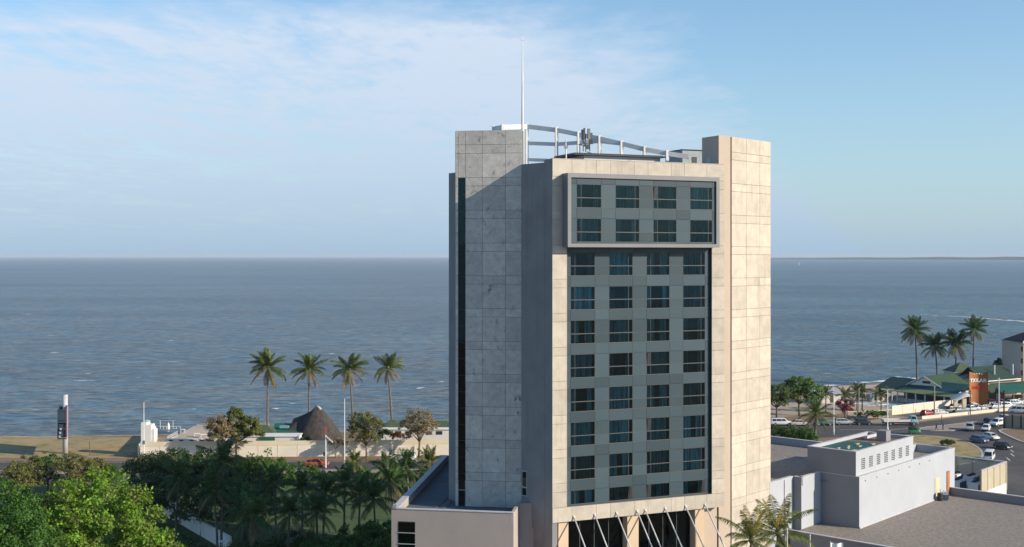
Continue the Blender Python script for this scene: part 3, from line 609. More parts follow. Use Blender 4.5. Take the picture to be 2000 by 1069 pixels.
# shade put into the colour: thin darker coats on the white walls facing left
def shade_coat(u, v0, v1, z0, z1): UV.piece('shade_face', GREYW, annex, u - .02, u - .003, v0, v1, z0, z1)
shade_coat(123.0, -63.84, -59.2, 0, AZ - .004)
shade_coat(118.55, -64.84, -63.86, 0, AZ - .004)
par = MB()
for u0, u1, v0, v1 in ((113.4, 118.55, -65.2, -64.85), (118.55, 118.9, -64.85, -63.85), (118.55, 123.0, -64.2, -63.85), (123.0, 123.35, -63.85, -59.55), (123.0, 149.8, -59.55, -59.2), (149.45, 149.8, -64.4, -59.55), (143.0, 149.45, -64.4, -64.05), (142.65, 143.0, -82.4, -64.4)):
    UV.mbox(par, u0, u1, v0, v1, 14.7, AZ - .003)
par.build('parapet', WHITEW, annex)
cp = MB()
for u0, u1, v0, v1 in ((113.4, 118.5, -65.25, -64.8), (118.5, 118.95, -64.8, -63.8), (118.6, 123.0, -64.25, -63.8), (122.95, 123.4, -63.8, -59.6), (122.95, 149.85, -59.6, -59.15), (149.4, 149.85, -64.4, -59.6), (142.6, 149.4, -64.45, -64.0), (142.6, 143.05, -82.4, -64.45)):
    UV.mbox(cp, u0, u1, v0, v1, AZ, AZ + .06)
cp.build('coping', CAP, annex)
# upper box
ub = MB(); UV.mbox(ub, 123.05, 138.2, -65.5, -59.62, 14.74, 18.0); ub.build('upper_storey', WHITEW, annex)
UV.piece('shade_face', GREYW, annex, 123.03, 123.047, -65.5, -59.62, 14.74, 18.3)  # upper storey's left side, its shade likewise put into the darker colour
up = MB()
for u0, u1, v0, v1 in ((123.05, 138.2, -59.9, -59.62), (123.05, 138.2, -65.5, -65.2), (123.05, 123.35, -65.2, -59.9), (137.9, 138.2, -65.2, -59.9)): UV.mbox(up, u0, u1, v0, v1, 18.0, 18.33)
up.build('upper_parapet', WHITEW, annex)
uc = MB()
for u0, u1, v0, v1 in ((123.0, 138.25, -59.95, -59.57), (123.0, 138.25, -65.55, -65.15), (123.0, 123.4, -65.15, -59.95), (137.85, 138.25, -65.15, -59.95)): UV.mbox(uc, u0, u1, v0, v1, 18.33, 18.39)
uc.build('upper_coping', CAP, annex)
fl_uv('green_membrane', pm('green_membrane', (.012, .085, .06), (.01, .07, .05), .6, .55), [(123.4, -65.15), (131.5, -65.15), (132.3, -62), (130.8, -59.95), (123.4, -59.95)], 18.0, 18.03)
fl_uv('brown_roofing', pm('brown_roofing', (.17, .13, .10), (.13, .10, .08), .6, .9), [(131.5, -65.15), (137.9, -65.15), (137.9, -59.95), (130.8, -59.95), (132.3, -62)], 18.0, 18.025)
UV.piece('roof_hatch', GREYW, annex, 134.2, 135.4, -62.4, -61.2, 18.03, 19.25); UV.piece('roof_beam', CAP, annex, 134.5, 137.6, -64.2, -63.9, 18.03, 18.35)
for i, (u, v) in enumerate(((124.3, -64), (125.5, -63.2), (126.2, -62.4), (127.4, -62.9), (128.3, -62.0), (129.6, -63.0), (130.7, -61.6), (125.0, -61.2), (124.2, -62.6))): UV.piece('loose_slab', pm('loose_slab', (.45, .38, .28), rough=.9), annex, u, u + random.uniform(.5, .9), v, v + random.uniform(.2, .4), 18.035, 18.14)
for i in range(7):
    gr = MB(); u0 = 124.4 + i * 1.95
    for a in range(3):
        for b in range(6): UV.mbox(gr, u0 + a * .32, u0 + a * .32 + .2, -59.62, -59.600, 16.25 + b * .21, 16.25 + b * .21 + .13)
    gr.build('vent_grille', DARK, annex)
for i in range(7): UV.piece('drain_outlet', BLACK, annex, 124.4 + i * 2.9, 124.55 + i * 2.9, -59.2, -59.17, 14.95, 15.08)
# lower big gravel roof
low = [(115.9, -63.8), (123.0, -63.86), (123.0, -59.21), (148.4, -59.21), (148.4, -22), (115.9, -22)]
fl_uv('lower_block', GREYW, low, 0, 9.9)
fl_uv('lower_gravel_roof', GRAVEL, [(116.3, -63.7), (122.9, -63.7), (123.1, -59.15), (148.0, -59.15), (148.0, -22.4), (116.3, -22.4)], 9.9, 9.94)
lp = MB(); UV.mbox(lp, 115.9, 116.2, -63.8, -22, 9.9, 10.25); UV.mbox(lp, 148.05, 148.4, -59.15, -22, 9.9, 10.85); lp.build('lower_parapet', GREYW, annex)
lc = MB(); UV.mbox(lc, 115.85, 116.25, -63.8, -22, 10.25, 10.31); UV.mbox(lc, 148.0, 148.45, -59.15, -22, 10.85, 10.91); lc.build('lower_coping', CAP, annex)
UV.piece('base_flashing', CAP, annex, 123.0, 148.0, -59.2, -59.1, 9.94, 10.1)
UV.piece('cream_panel', pm('cream_board', (.62, .52, .34), rough=.85), annex, 143.6, 145.0, -59.2, -59.15, 10.1, 12.6)
UV.piece('orange_door', BRICKR, annex, 147.2, 148.0, -59.2, -59.1, 10.1, 13.0)
UV.piece('wall_pipe', CAP, annex, 116.5, 116.62, -64.84, -64.75, 0, 15.5)
# clutter by the door
for i, (u, v, nm, mat_) in enumerate(((143.7, -58.6, 'scrap_drum', BLACK), (144.6, -58.3, 'scrap_crate', GREYW), (145.6, -58.7, 'scrap_unit', GALV))):
    t = thing(nm, ['black drum of scrap beside the cream panel on the gravel roof', 'grey crate in the scrap heap by the annex wall', 'metal unit in the scrap heap nearest the orange door'][i], 'scrap', (*UV.xy(u, v), 9.94), UV.rz + .3 * i, 'scrap heap on the gravel roof')
    if i == 0: MB().lathe((0, 0, 0), [(.3, 0), (.33, .05), (.33, .4), (.36, .45), (.33, .5), (.33, .9), (.3, .95)], 12).build('shell', mat_, t, local=True); MB().tube([(.1, 0, .9), (.5, .2, 1.3)], .04, 6).build('pipe', BLACK, t, local=True)
    else:
        MB().box((0, 0, .35), (.8, .6, .7)).build('case', mat_, t, local=True)
        for k in range(4): MB().box((-.3 + k * .2, -.32, .35), (.08, .04, .6)).build('slat', BLACK, t, local=True)
        MB().tube([(.4, 0, .5), (.8, .1, .9), (.9, .2, .1)], .03, 6).build('pipe', BLACK, t, local=True)
# plant yard behind louvred screens
yard = thing('plant_yard', 'walled plant yard with cream louvred screens behind the gravel roof', 'enclosure', (*UV.xy(175, -66), 0))
a = MB(); UV.mbox(a, 169.8, 179.6, -63.5, -63.25, 0, 6.4); UV.mbox(a, 179.35, 179.6, -78, -63.5, 0, 6.4); UV.mbox(a, 169.8, 179.35, -78, -63.5, 5.2, 5.45); UV.mbox(a, 169.8, 170.05, -78, -63.5, 0, 5.2); a.build('wall', WPAINT, yard)
def screen(fr, s0, s1, o0, o1, z0, z1, along):
    n = int((z1 - z0) / .16); mb = MB()
    for i in range(n):
        zc = z0 + (i + .5) * (z1 - z0) / n
        if along == 's': fr.mbox(mb, s0, s1, o0, o1, zc - .055, zc + .055)
        else: fr.mbox(mb, s0, s1, o0, o1, zc - .055, zc + .055)
    return mb.build('louvre_panel', LOUV, yard)
for i in range(4):
    a0 = 169.9 + i * 2.42; screen(UV, a0 + .05, a0 + 2.37, -63.45, -63.3, 6.45, 9.4, 's'); UV.piece('post', LOUV, yard, a0 - .06, a0 + .05, -63.5, -63.24, 5.4, 9.5)
UV.piece('post', LOUV, yard, 179.5, 179.72, -63.5, -63.2, 5.4, 9.55)
for i in range(6):
    v1 = -63.55 - i * 2.35; screen(UV, 179.4, 179.55, v1 - 2.3, v1, 6.45, 9.4, 'o'); UV.piece('post', LOUV, yard, 179.2, 179.4, v1 - 2.42, v1 - 2.28, 5.4, 9.5)
UV.piece('top_rail', CAP, yard, 169.8, 179.7, -63.52, -63.2, 9.5, 9.62); UV.piece('top_rail', CAP, yard, 179.3, 179.75, -78, -63.53, 9.5, 9.62)
fanm = MB()
def cooler(u, v, label):
    t = thing('cooling_unit', label, 'cooling unit', (*UV.xy(u, v), 5.45), UV.rz, 'cooling units in the plant yard')
    MB().box((0, 0, 1.15), (2.6, 1.5, 1.5)).build('casing', WPAINT, t, local=True)
    for k in range(4): MB().box((-.95 + k * .63, -.76, 1.1), (.5, .03, 1.1)).build('coil', BLACK, t, local=True)
    for k in (-1, 0, 1): MB().lathe((k * .82, 0, 1.9), [(.36, 0), (.36, .16), (.3, .16), (.28, .05)], 14).build('fan', BLACK, t, local=True)
    for sx_ in (-1, 1): MB().box((sx_ * 1.1, 0, .2), (.12, 1.3, .4)).build('skid', GALV, t, local=True)
    MB().tube([(1.3, -.5, .8), (1.8, -.6, .9), (1.9, -.6, .1)], .09, 8).build('pipe', GALV, t, local=True)
for i, (u, v) in enumerate(((177.6, -65.2), (177.4, -67.6), (177.2, -69.9), (173.0, -65.2), (172.8, -67.8))):
    cooler(u, v, ['white cooling unit in the back corner of the yard by both screens', 'white cooling unit second along the back screen', 'white cooling unit third along the back screen', 'white cooling unit nearest the lit louvred screen in front', 'white cooling unit with pipe beside the gravel roof parapet'][i])

# ================================================================ VEGETATION
def leaf_arrays(centers, normals, size, rg, aspect=.55, jitter=.8):
    n = len(centers); nn = normals + rg.normal(0, jitter, (n, 3)); nn /= np.linalg.norm(nn, axis=1)[:, None] + 1e-9
    t = rg.normal(0, 1, (n, 3)); t -= (t * nn).sum(1)[:, None] * nn; t /= np.linalg.norm(t, axis=1)[:, None] + 1e-9; b = np.cross(nn, t)
    sz = size * rg.uniform(.6, 1.3, n)[:, None]
    v = np.empty((n, 4, 3)); v[:, 0] = centers - t * sz; v[:, 1] = centers + b * sz * aspect; v[:, 2] = centers + t * sz; v[:, 3] = centers - b * sz * aspect
    return v.reshape(-1, 3)
def quads_mesh(name, v, mat):
    n = len(v) // 4; me = bpy.data.meshes.new(name); me.vertices.add(4 * n); me.vertices.foreach_set('co', v.astype(np.float32).ravel())
    me.loops.add(4 * n); me.loops.foreach_set('vertex_index', np.arange(4 * n, dtype=np.int32)); me.polygons.add(n)
    me.polygons.foreach_set('loop_start', np.arange(0, 4 * n, 4, dtype=np.int32)); me.polygons.foreach_set('loop_total', np.full(n, 4, dtype=np.int32))
    me.update(calc_edges=True); me.materials.append(mat); return me
def crown_points(lobes, nclump, per, crad, rg):
    """clumps of leaves spread through the outer shell of the lobes"""
    P, N = [], []; vol = np.array([l[3] * l[4] * l[5] for l in lobes]) ** .67; vol = vol / vol.sum()
    for l, w in zip(lobes, vol):
        k = max(4, int(nclump * w)); d = rg.normal(0, 1, (k, 3)); d[:, 2] = np.where(d[:, 2] < -.35, -d[:, 2] * .6, d[:, 2]); d /= np.linalg.norm(d, axis=1)[:, None]
        rr = rg.uniform(.62, 1.04, k)[:, None]; c = np.array(l[:3]) + d * rr * np.array(l[3:6])
        cr = crad * rg.uniform(.6, 1.35, k)
        for j in range(k):
            q = rg.normal(0, 1, (per, 3)); q /= np.linalg.norm(q, axis=1)[:, None]; q[:, 2] *= .75
            P.append(c[j] + q * cr[j] * rg.uniform(.35, 1.0, per)[:, None]); N.append(q * .7 + d[j] * .6 + np.array([0, 0, .35]))
    return np.concatenate(P), np.concatenate(N)
def tree(name, label, cat, x, y, lobes, trunk_h, trunk_r, nclump, per, crad, leaf, mat, group=None, seed=1, bark=None, gaps=None):
    """lobes are (dx,dy,z,rx,ry,rz) round the foot; trunk and limbs reach into every lobe"""
    rg = np.random.default_rng(seed); rr = random.Random(seed)
    t = thing(name, label, cat, (x, y, 0), 0, group); mb = MB()
    top = (rr.uniform(-.2, .2), rr.uniform(-.2, .2), trunk_h); mb.tube([(0, 0, -.1), (top[0] * .5, top[1] * .5, trunk_h * .5), top], [trunk_r * 1.3, trunk_r, trunk_r * .85], 8)
    for l in lobes:
        for k in range(3):
            e = (l[0] + rr.uniform(-.6, .6) * l[3], l[1] + rr.uniform(-.6, .6) * l[4], l[2] + rr.uniform(-.1, .6) * l[5]); m = tuple(top[i] * .5 + e[i] * .5 + rr.uniform(-.3, .3) for i in range(3))
            mb.tube([top, m, e], [trunk_r * .6, trunk_r * .35, trunk_r * .1], 6)
    mb.build('trunk', bark or BARK, t, smooth=True, local=True)
    P, N = crown_points(lobes, nclump, per, crad, rg); v = leaf_arrays(P, N, leaf, rg); me = quads_mesh('crown', v, mat)
    o = bpy.data.objects.new('crown', me); COL.objects.link(o); o.parent = t; return t
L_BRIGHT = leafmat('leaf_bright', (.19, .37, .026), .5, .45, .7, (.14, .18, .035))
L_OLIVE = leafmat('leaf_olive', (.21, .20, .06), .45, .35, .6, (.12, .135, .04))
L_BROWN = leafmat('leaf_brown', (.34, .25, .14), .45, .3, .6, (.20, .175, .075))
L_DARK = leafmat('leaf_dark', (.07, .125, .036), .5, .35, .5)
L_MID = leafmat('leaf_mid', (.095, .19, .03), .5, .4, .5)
L_PALM = leafmat('palm_leaf', (.10, .14, .028), .35, .25, .6)
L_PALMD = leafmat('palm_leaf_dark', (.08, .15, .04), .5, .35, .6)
L_PALMB = leafmat('palm_leaf_brown', (.22, .15, .07), .35, .2, .8)
L_PALMY = leafmat('palm_leaf_yellow', (.25, .22, .03), .3, .3, .8)
L_FLOW = leafmat('bougainvillea', (.32, .03, .10), .4, .2, .6, (.06, .09, .03))
# near left trees
tree('broad_tree', 'large bright green broad-crowned tree filling the bottom left', 'tree', -36.0, 101, [(0, 0, 14.0, 6.5, 6.2, 7.6), (5.0, -1, 11.3, 4.8, 5, 6.0), (-4.6, -.5, 13.0, 4.6, 5, 6.2), (7.4, -2, 9.4, 3.2, 4, 5), (2.2, -3.5, 11, 5.5, 4, 5.5)], 6, .5, 900, 90, .85, .16, L_BRIGHT, seed=3)
tree('broad_tree', 'dark feathery green tree in the bottom left corner', 'tree', -37.2, 86, [(0, 0, 16.4, 4.6, 5, 7.0), (-4, 1, 15, 4, 4, 6), (2.6, -1, 14, 2.8, 4, 6)], 6, .45, 620, 90, .7, .12, leafmat('leaf_feather', (.075, .18, .022), .4, .35, .5, (.045, .11, .018)), seed=4)
# shaded garden trees
DK = [(292, 884, 186, 3.6, 0), (345, 873, 184, 4.0, 0), (402, 878, 183, 4.0, 0), (458, 888, 180, 4.3, 0), (515, 884, 178, 4.2, 1), (300, 925, 176, 3.8, 0), (395, 930, 170, 4.5, 0), (480, 935, 168, 4.4, 0)]
DL = ['leftmost dark rounded tree at the garden edge by the white pillar', 'tall dark tree in front of the terrace wall', 'dark tree overlapping the cream wall beside the brown tree', 'dark tree just below the brown crowned tree', 'spreading tree with sunlit twigs reaching over the road', 'dark lower tree behind the bright green crown', 'dark shaded tree in the middle of the garden left of the tall palm', 'dark shaded tree beside the tall garden palm']
for i, (px, yt, D, r, kind) in enumerate(DK):
    zt = ZY(yt, D); x = PX(px, D); lob = [(0, 0, zt - 2.2, r * .8, r * .8, 2.3), (r * .55, -.6, zt - 3.6, r * .6, r * .6, 2.2), (-r * .6, .4, zt - 3.2, r * .6, r * .6, 2.2), (.2, -.8, zt - 5.2, r * .95, r * .9, 2.4)]
    if kind: lob += [(r * 1.3, 0, zt - 2.4, r * .7, r * .6, .9), (r * .9, -.5, zt - 3.9, r * .7, r * .6, 1.0)]
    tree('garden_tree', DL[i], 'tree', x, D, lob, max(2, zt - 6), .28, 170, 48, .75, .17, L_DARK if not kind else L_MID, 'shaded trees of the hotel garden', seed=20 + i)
# shrubs on the road side, left
for i, (px, yt, D, r) in enumerate(((55, 893, 197, 3.0), (95, 884, 199, 3.2), (140, 886, 196, 3.4), (180, 895, 200, 2.8), (212, 903, 201, 2.2), (30, 905, 192, 2.4))):
    zt = ZY(yt, D); tree('roadside_tree', ['small olive roadside tree second from the left edge', 'small dark roadside tree left of the billboard pole', 'small olive roadside tree in front of the billboard pole', 'small roadside tree right of the billboard pole', 'lowest roadside tree nearest the pavement on the right', 'low roadside tree at the left edge'][i], 'tree', PX(px, D), D, [(0, 0, zt - 1.6, r * .9, r * .8, 1.7), (r * .5, -.4, zt - 2.6, r * .7, r * .7, 1.8), (-r * .5, .3, zt - 2.7, r * .7, r * .7, 1.8), (0, 0, 2.2, r, r, 2)], 2.5, .2, 120, 46, .6, .15, L_OLIVE if i in (0, 2, 3, 5) else L_MID, 'trees along the near carriageway', seed=50 + i)
# trees along the cream wall
tree('street_tree', 'brown and olive leafed tree left of the green roofs by the wall', 'tree', PX(437, 233.5), 233.5, [(-1, 0, 6.3, 2.6, 2.4, 2.6), (.6, .3, 5.2, 2.4, 2, 2.6), (-1, 0, 4.2, 2.4, 2, 2.2)], 3, .2, 170, 50, .6, .15, L_BROWN, 'street trees by the cream wall', seed=71)
tree('street_tree', 'green leaning tree with dark green top beside the brown one', 'tree', PX(462, 234.5), 234.5, [(-.3, 0, 7.9, 1.5, 1.5, 2.2), (2.3, 0, 6.2, 2.3, 2, 2.2), (3.6, -.2, 4.6, 1.8, 1.6, 1.6), (.4, 0, 4.8, 1.6, 1.6, 2)], 3, .2, 220, 60, .6, .18, leafmat('leaf_olive_green', (.16, .19, .045), .4, .3, .6), 'street trees by the cream wall', seed=72)
tree('street_tree', 'rounded olive tree beside the tall lamp post casting shade on the wall', 'tree', PX(716, 235.2), 235.2, [(-.6, 0, 6.8, 3.4, 2.6, 2.6), (1.6, 0, 5.6, 2.4, 2, 2.4), (-1.6, 0, 5.0, 2.4, 2, 2.2), (.2, -.2, 3.9, 2.2, 1.8, 1.8)], 2.6, .17, 230, 46, .6, .14, L_OLIVE, 'street trees by the cream wall', seed=73)
tree('street_tree', 'rounded pinkish brown tree beside the white caged truck', 'tree', PX(818, 235.3), 235.3, [(0, 0, 7.2, 3.2, 2.5, 2.7), (-1.8, 0, 6, 2.3, 2, 2.4), (2.0, 0, 6, 2, 2, 2.4), (.1, -.2, 4.9, 2, 1.8, 1.6)], 3.2, .2, 210, 46, .55, .13, L_BROWN, 'street trees by the cream wall', seed=74)
tree('wall_creeper', 'low creeper spilling over the wall between thatch and lamp post', 'shrub', PX(655, 234.6), 234.6, [(0, 0, 3.0, 1.6, .6, .9), (1.6, 0, 3.1, 1.2, .6, .6)], 2, .08, 50, 40, .4, .12, L_BROWN, seed=75)
tree('flower_bush', 'orange flowering bush behind the wall by the brown tree', 'shrub', PX(783, 240), 240, [(-1, 0, 3.6, 1.4, 1, .8), (1, 0, 3.5, 1.2, 1, .7)], 2.4, .08, 40, 40, .4, .12, leafmat('orange_bloom', (.38, .085, .02), .4, .2, .6, (.10, .09, .03)), seed=76)
tree('courtyard_shrub', 'dark shrub behind the wall left of the orange flowers', 'shrub', PX(755, 241), 241, [(0, 0, 3.6, 1.8, 1, 1.2)], 2, .08, 40, 40, .4, .13, L_DARK, seed=77)
tree('courtyard_shrub', 'small green shrub above the wall in front of the thatch', 'shrub', PX(597, 238), 238, [(0, 0, 3.2, 1.3, .8, .7)], 2, .08, 30, 40, .35, .12, L_MID, seed=78)
# hedge at the edge of the garden along the road
for i, (px, yt, D) in enumerate(((612, 917, 207), (655, 920, 206), (700, 914, 206), (742, 921, 205), (786, 916, 204), (826, 914, 203), (850, 921, 200))):
    zt = ZY(yt, D); tree('garden_hedge', ['leafy garden hedge bush under the orange car', 'leafy garden hedge bush left of the tall lamp post', 'leafy garden hedge bush right of the tall lamp post', 'leafy garden hedge bush in front of the rounded olive tree', 'leafy garden hedge bush left of the caged truck', 'leafy garden hedge bush below the caged truck', 'leafy garden hedge bush by the podium corner'][i], 'shrub', PX(px, D), D, [(0, 0, zt - 1.1, 2.2, 1.6, 1.2), (1, -.5, zt - 2, 2, 1.5, 1.4)], 1.5, .12, 60, 46, .5, .15, L_MID, 'hedge bushes along the garden edge', seed=90 + i)
for i, (px, yt, D, r) in enumerate(((700, 1028, 146, 3.2), (745, 1022, 148, 2.8), (640, 1052, 142, 3.4), (760, 1052, 138, 2.6), (575, 1040, 150, 3.0), (350, 1050, 140, 2.6), (480, 1062, 138, 2.8))):
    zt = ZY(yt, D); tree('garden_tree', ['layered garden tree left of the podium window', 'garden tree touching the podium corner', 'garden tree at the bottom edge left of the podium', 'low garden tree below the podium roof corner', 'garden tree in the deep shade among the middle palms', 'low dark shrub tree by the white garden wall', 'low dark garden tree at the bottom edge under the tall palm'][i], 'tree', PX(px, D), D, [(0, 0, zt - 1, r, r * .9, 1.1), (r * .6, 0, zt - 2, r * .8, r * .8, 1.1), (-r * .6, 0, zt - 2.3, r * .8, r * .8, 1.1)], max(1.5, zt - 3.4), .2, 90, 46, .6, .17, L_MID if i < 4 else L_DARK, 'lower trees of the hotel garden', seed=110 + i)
# right-hand trees
tree('leafy_tree', 'bright green layered tree behind the parked sedans on the right', 'tree', *G(1561, 813), [(0, 0, 8.2, 3.8, 3, 1.6), (2.6, 0, 6.6, 3.2, 3, 1.8), (-2.4, 0, 6.4, 3.2, 3, 1.8), (3.6, 0, 4.6, 2.4, 2, 1.6), (0, 0, 5, 3, 2.6, 1.8)], 3, .22, 220, 50, .7, .2, leafmat('leaf_right', (.11, .22, .035), .4, .3, .5), seed=131)
tree('leafy_tree', 'darker green tree touching the edge of the tower on the right', 'tree', *G(1517, 816), [(0, 0, 6.2, 3.6, 3, 2.2), (2.4, 0, 4.8, 2.6, 2.4, 1.8), (-2.4, 0, 5, 3, 3, 2), (0, 0, 3.8, 3, 2.6, 1.6)], 2.5, .22, 180, 50, .7, .19, leafmat('leaf_right2', (.10, .155, .04), .4, .3, .5), seed=132)
for i, (px, py, r) in enumerate(((1516, 858, 2.4), (1540, 860, 2.6), (1566, 863, 2.5), (1580, 868, 1.6))):
    X, D = G(px, py + 8); tree('roof_edge_bush', ['green bush by the tower edge below the white pickup', 'green bush below the beige sedan', 'green bush at the foot of the big yellowing palm', 'small green bush by the annex parapet'][i], 'shrub', X, D, [(0, 0, 2.3, r, r, 1.7), (.8, .3, 1.6, r * .8, r * .8, 1.4)], 1.2, .14, 70, 46, .5, .15, L_MID, 'bushes behind the annex', seed=140 + i)
X, D = G(1851, 873); tree('round_bush', 'clipped round dark green bush on the dry roundabout island', 'shrub', X, D, [(0, 0, .8, 1.5, 1.2, .75)], .5, .12, 60, 46, .3, .11, L_DARK, seed=150)
X, D = G(1650, 815); tree('flowering_shrub', 'crimson bougainvillea in front of the pool terrace', 'shrub', X, D, [(0, 0, 3.0, 2.6, 1.6, 1.6), (.6, 0, 1.6, 1.6, 1.4, 1.4)], 1.4, .14, 90, 46, .5, .14, L_FLOW, seed=151)
for i, (px, py, w) in enumerate(((1693, 820.5, 3.0), (1714, 819.5, 2.6))):
    X, D = G(px, py); tree('climbing_hedge', ['green hedge over the wall behind the dark car', 'green hedge over the wall behind the truck bed'][i], 'hedge', X, D, [(0, 0, 1.3, w, .6, 1.0), (w * .5, 0, 1.1, w * .5, .6, .9)], 1, .1, 60, 46, .35, .13, L_MID, 'hedges over the pool wall', seed=155 + i)
X, D = G(1957, 726); tree('dark_conifer', 'dark shrubby tree against the beige building on the right', 'tree', PX(1952, 361), 361, [(0, 0, 6.5, 1.6, 1.4, 2.6), (-1, 0, 4.4, 1.6, 1.4, 2)], 2, .2, 60, 46, .6, .2, L_DARK, seed=158)

# palms ------------------------------------------------------------
def frond_mesh(L, el, droop, nl, lw, ll, mat, seed):
    rr = random.Random(seed); n = 12; pts = []; p = Vector((0, 0, 0)); a = R(el)
    for i in range(n + 1):
        pts.append(p.copy()); p = p + Vector((math.cos(a), 0, math.sin(a))) * (L / n); a -= R(droop) / n * (.5 + 1.0 * i / n)
    vs, fs = [], []
    mb = MB(); mb.tube(pts, [.05 * L / 4 * (1 - .85 * i / n) for i in range(n + 1)], 4, cap=False)
    for k in range(nl):
        t = .10 + .90 * (k + .5) / nl; f = t * n; i = min(int(f), n - 1); q = pts[i].lerp(pts[i + 1], f - i); d = (pts[i + 1] - pts[i]).normalized(); up = Vector((0, 1, 0)).cross(d) * -1
        l = ll * (math.sin(math.pi * min(1, t * .86 + .12)) ** .6) * rr.uniform(.85, 1.1)
        for sd in (-1, 1):
            out = (Vector((0, sd, 0)) * .72 + d * .62 + Vector((0, 0, -.30 - .25 * rr.random()))).normalized(); w = d * lw * .5
            m = q + out * l * .55; e = q + out * l + Vector((0, 0, -l * .32))
            b = len(mb.v); mb.v += [tuple(q - w * .6), tuple(q + w * .6), tuple(m + w), tuple(m - w), tuple(e)]; mb.f += [(b, b + 1, b + 2, b + 3), (b + 3, b + 2, b + 4)]
    me = mb.mesh('frond', fix=False); me.materials.append(mat); return me
ELS = [78, 60, 42, 24, 6, -14, -34]
def frond_set(L, nl, lw, ll, mats, droops=(35, 55, 70, 80, 80, 70, 50), seed=0): return [[frond_mesh(L * (.85 if e > 70 else 1), e, dr, nl, lw, ll, mats[min(i, len(mats) - 1)], seed + i * 3 + j) for j in range(2)] for i, (e, dr) in enumerate(zip(ELS, droops))]
FAR = frond_set(4.4, 28, .12, 1.1, [L_PALM, L_PALM, L_PALM, L_PALM, L_PALM, L_OLIVE, L_PALMB])
FARD = frond_set(4.4, 28, .12, 1.1, [L_PALMD, L_PALMD, L_PALM, L_PALMD, L_PALMD, L_OLIVE, L_PALMB], seed=40)
L_NEAR = leafmat('palm_leaf_near', (.17, .20, .04), .35, .35, .8, (.10, .13, .03))
NEAR = frond_set(4.4, 40, .07, .9, [L_PALMY, L_NEAR, L_NEAR, L_NEAR, L_NEAR, L_OLIVE, L_PALMY], seed=80)
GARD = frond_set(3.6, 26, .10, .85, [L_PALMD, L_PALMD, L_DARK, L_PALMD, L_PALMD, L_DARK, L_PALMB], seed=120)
SMALL = frond_set(2.6, 22, .09, .6, [L_PALM, L_PALM, L_OLIVE, L_PALM, L_OLIVE, L_OLIVE, L_PALMB], seed=160)
def palm(label, foot, h, fs, lean=(0, 0), nf=24, tr=.2, group=None, seed=0, sc=1.0, wind=None, low=True, name='coconut_palm', cat='palm'):
    rr = random.Random(seed); t = thing(name, label, cat, (foot[0], foot[1], 0), 0, group)
    pts = [(lean[0] * (i / 7) ** 1.6, lean[1] * (i / 7) ** 1.6, -.1 + (h + .1) * i / 7) for i in range(8)]
    MB().tube(pts, [tr * (1.5 if i == 0 else 1.1 - .5 * i / 7) for i in range(8)], 9).build('trunk', PALMT, t, smooth=True, local=True)
    MB().lathe((lean[0], lean[1], h - .35), [(tr * .6, 0), (tr * 1.5, .3), (tr * 1.3, .6), (tr * .3, 1.0)], 8).build('crown_heart', L_OLIVE, t, smooth=True, local=True)
    az = rr.uniform(0, 6.28)
    for k in range(nf):
        u = k / nf; ei = min(6, int(u ** 1.25 * (7.2 if low else 5.6))); az += 2.39996 + rr.uniform(-.25, .25); me = fs[ei][k % 2]
        a = az
        if wind is not None and rr.random() < .55: a = az + math.sin(wind - az) * .8
        o = bpy.data.objects.new('frond', me); COL.objects.link(o); o.parent = t; o.location = (lean[0], lean[1], h + .15 - u * .3); tl = (0 if wind is None else .16 + .2 * rr.random()); o.rotation_euler = (rr.uniform(-.25, .25) + tl * math.sin(wind or 0), rr.uniform(-.15, .15) - tl * math.cos(wind or 0) * math.cos(a), a); s_ = sc * rr.uniform(.85, 1.12); o.scale = (s_, s_, s_)
    return t
LP = [(522, 718, 523.5), (603, 722, 604), (690, 722, 682), (766, 718, 757)]
for i, (xb, yc, xc) in enumerate(LP):
    D = 259 + i; h = ZY(yc, D); xb_ = PX(xb, D)
    palm(['coconut palm furthest left, blown upright, beside the green roof', 'coconut palm rising behind the thatched roof', 'slightly leaning coconut palm right of the thatched roof', 'coconut palm nearest the tower on the left shore, leaning left'][i], (xb_, D), h, FAR, (PX(xc, D) - xb_, 0), [34, 30, 27, 25][i], .24, 'coconut palms on the left shore', 200 + 7 * i, [1.12, .98, 1.0, .95][i], wind=[2.6, 2.0, .4, .9][i])
RP = [(1791, 746, 1787, 646, 376), (1831, 737, 1826, 676, 372), (1866, 736, 1868, 672, 368), (1900, 737, 1903, 644, 366)]
for i, (xb, yb, xc, yc, D) in enumerate(RP):
    h = ZY(yc, D); palm(['tall coconut palm on the beach, leftmost of the right group', 'shorter coconut palm second from the left in the beach group', 'coconut palm behind the small hipped green roof', 'tallest coconut palm directly behind the brown sign'][i], (PX(xb, D), D), h, FARD, (PX(xc, D) - PX(xb, D), 0), [32, 28, 30, 26][i], .26, 'coconut palms by the right beach', 220 + 5 * i, [1.32, 1.2, 1.3, 1.22][i])
D = 109; NP = [(1462, 1050, 109.5, .85), (1518, 1036, 112, 1.0)]
for i, (xc, yc, D, sc) in enumerate(NP):
    palm(['near coconut palm with a yellow spear frond by the tower corner', 'large near coconut palm in front of the annex wall', 'lower near coconut palm between the two larger ones', 'near coconut palm at the bottom edge by the tie rods'][i], (PX(xc, D), D), ZY(yc, D) - .3, NEAR, (.3 - .2 * i, .2), 19, .2, 'coconut palms at the hotel front', 240 + i, sc)
palm('big yellowing palm rising over the annex roof by the street', G(1592, 868), 6.4, frond_set(4.6, 30, .1, .9, [L_PALM, L_PALM, L_PALM, L_OLIVE, L_OLIVE, L_PALMY, L_PALMB], seed=300), (.2, 0), 26, .32, None, 250, 1.0)
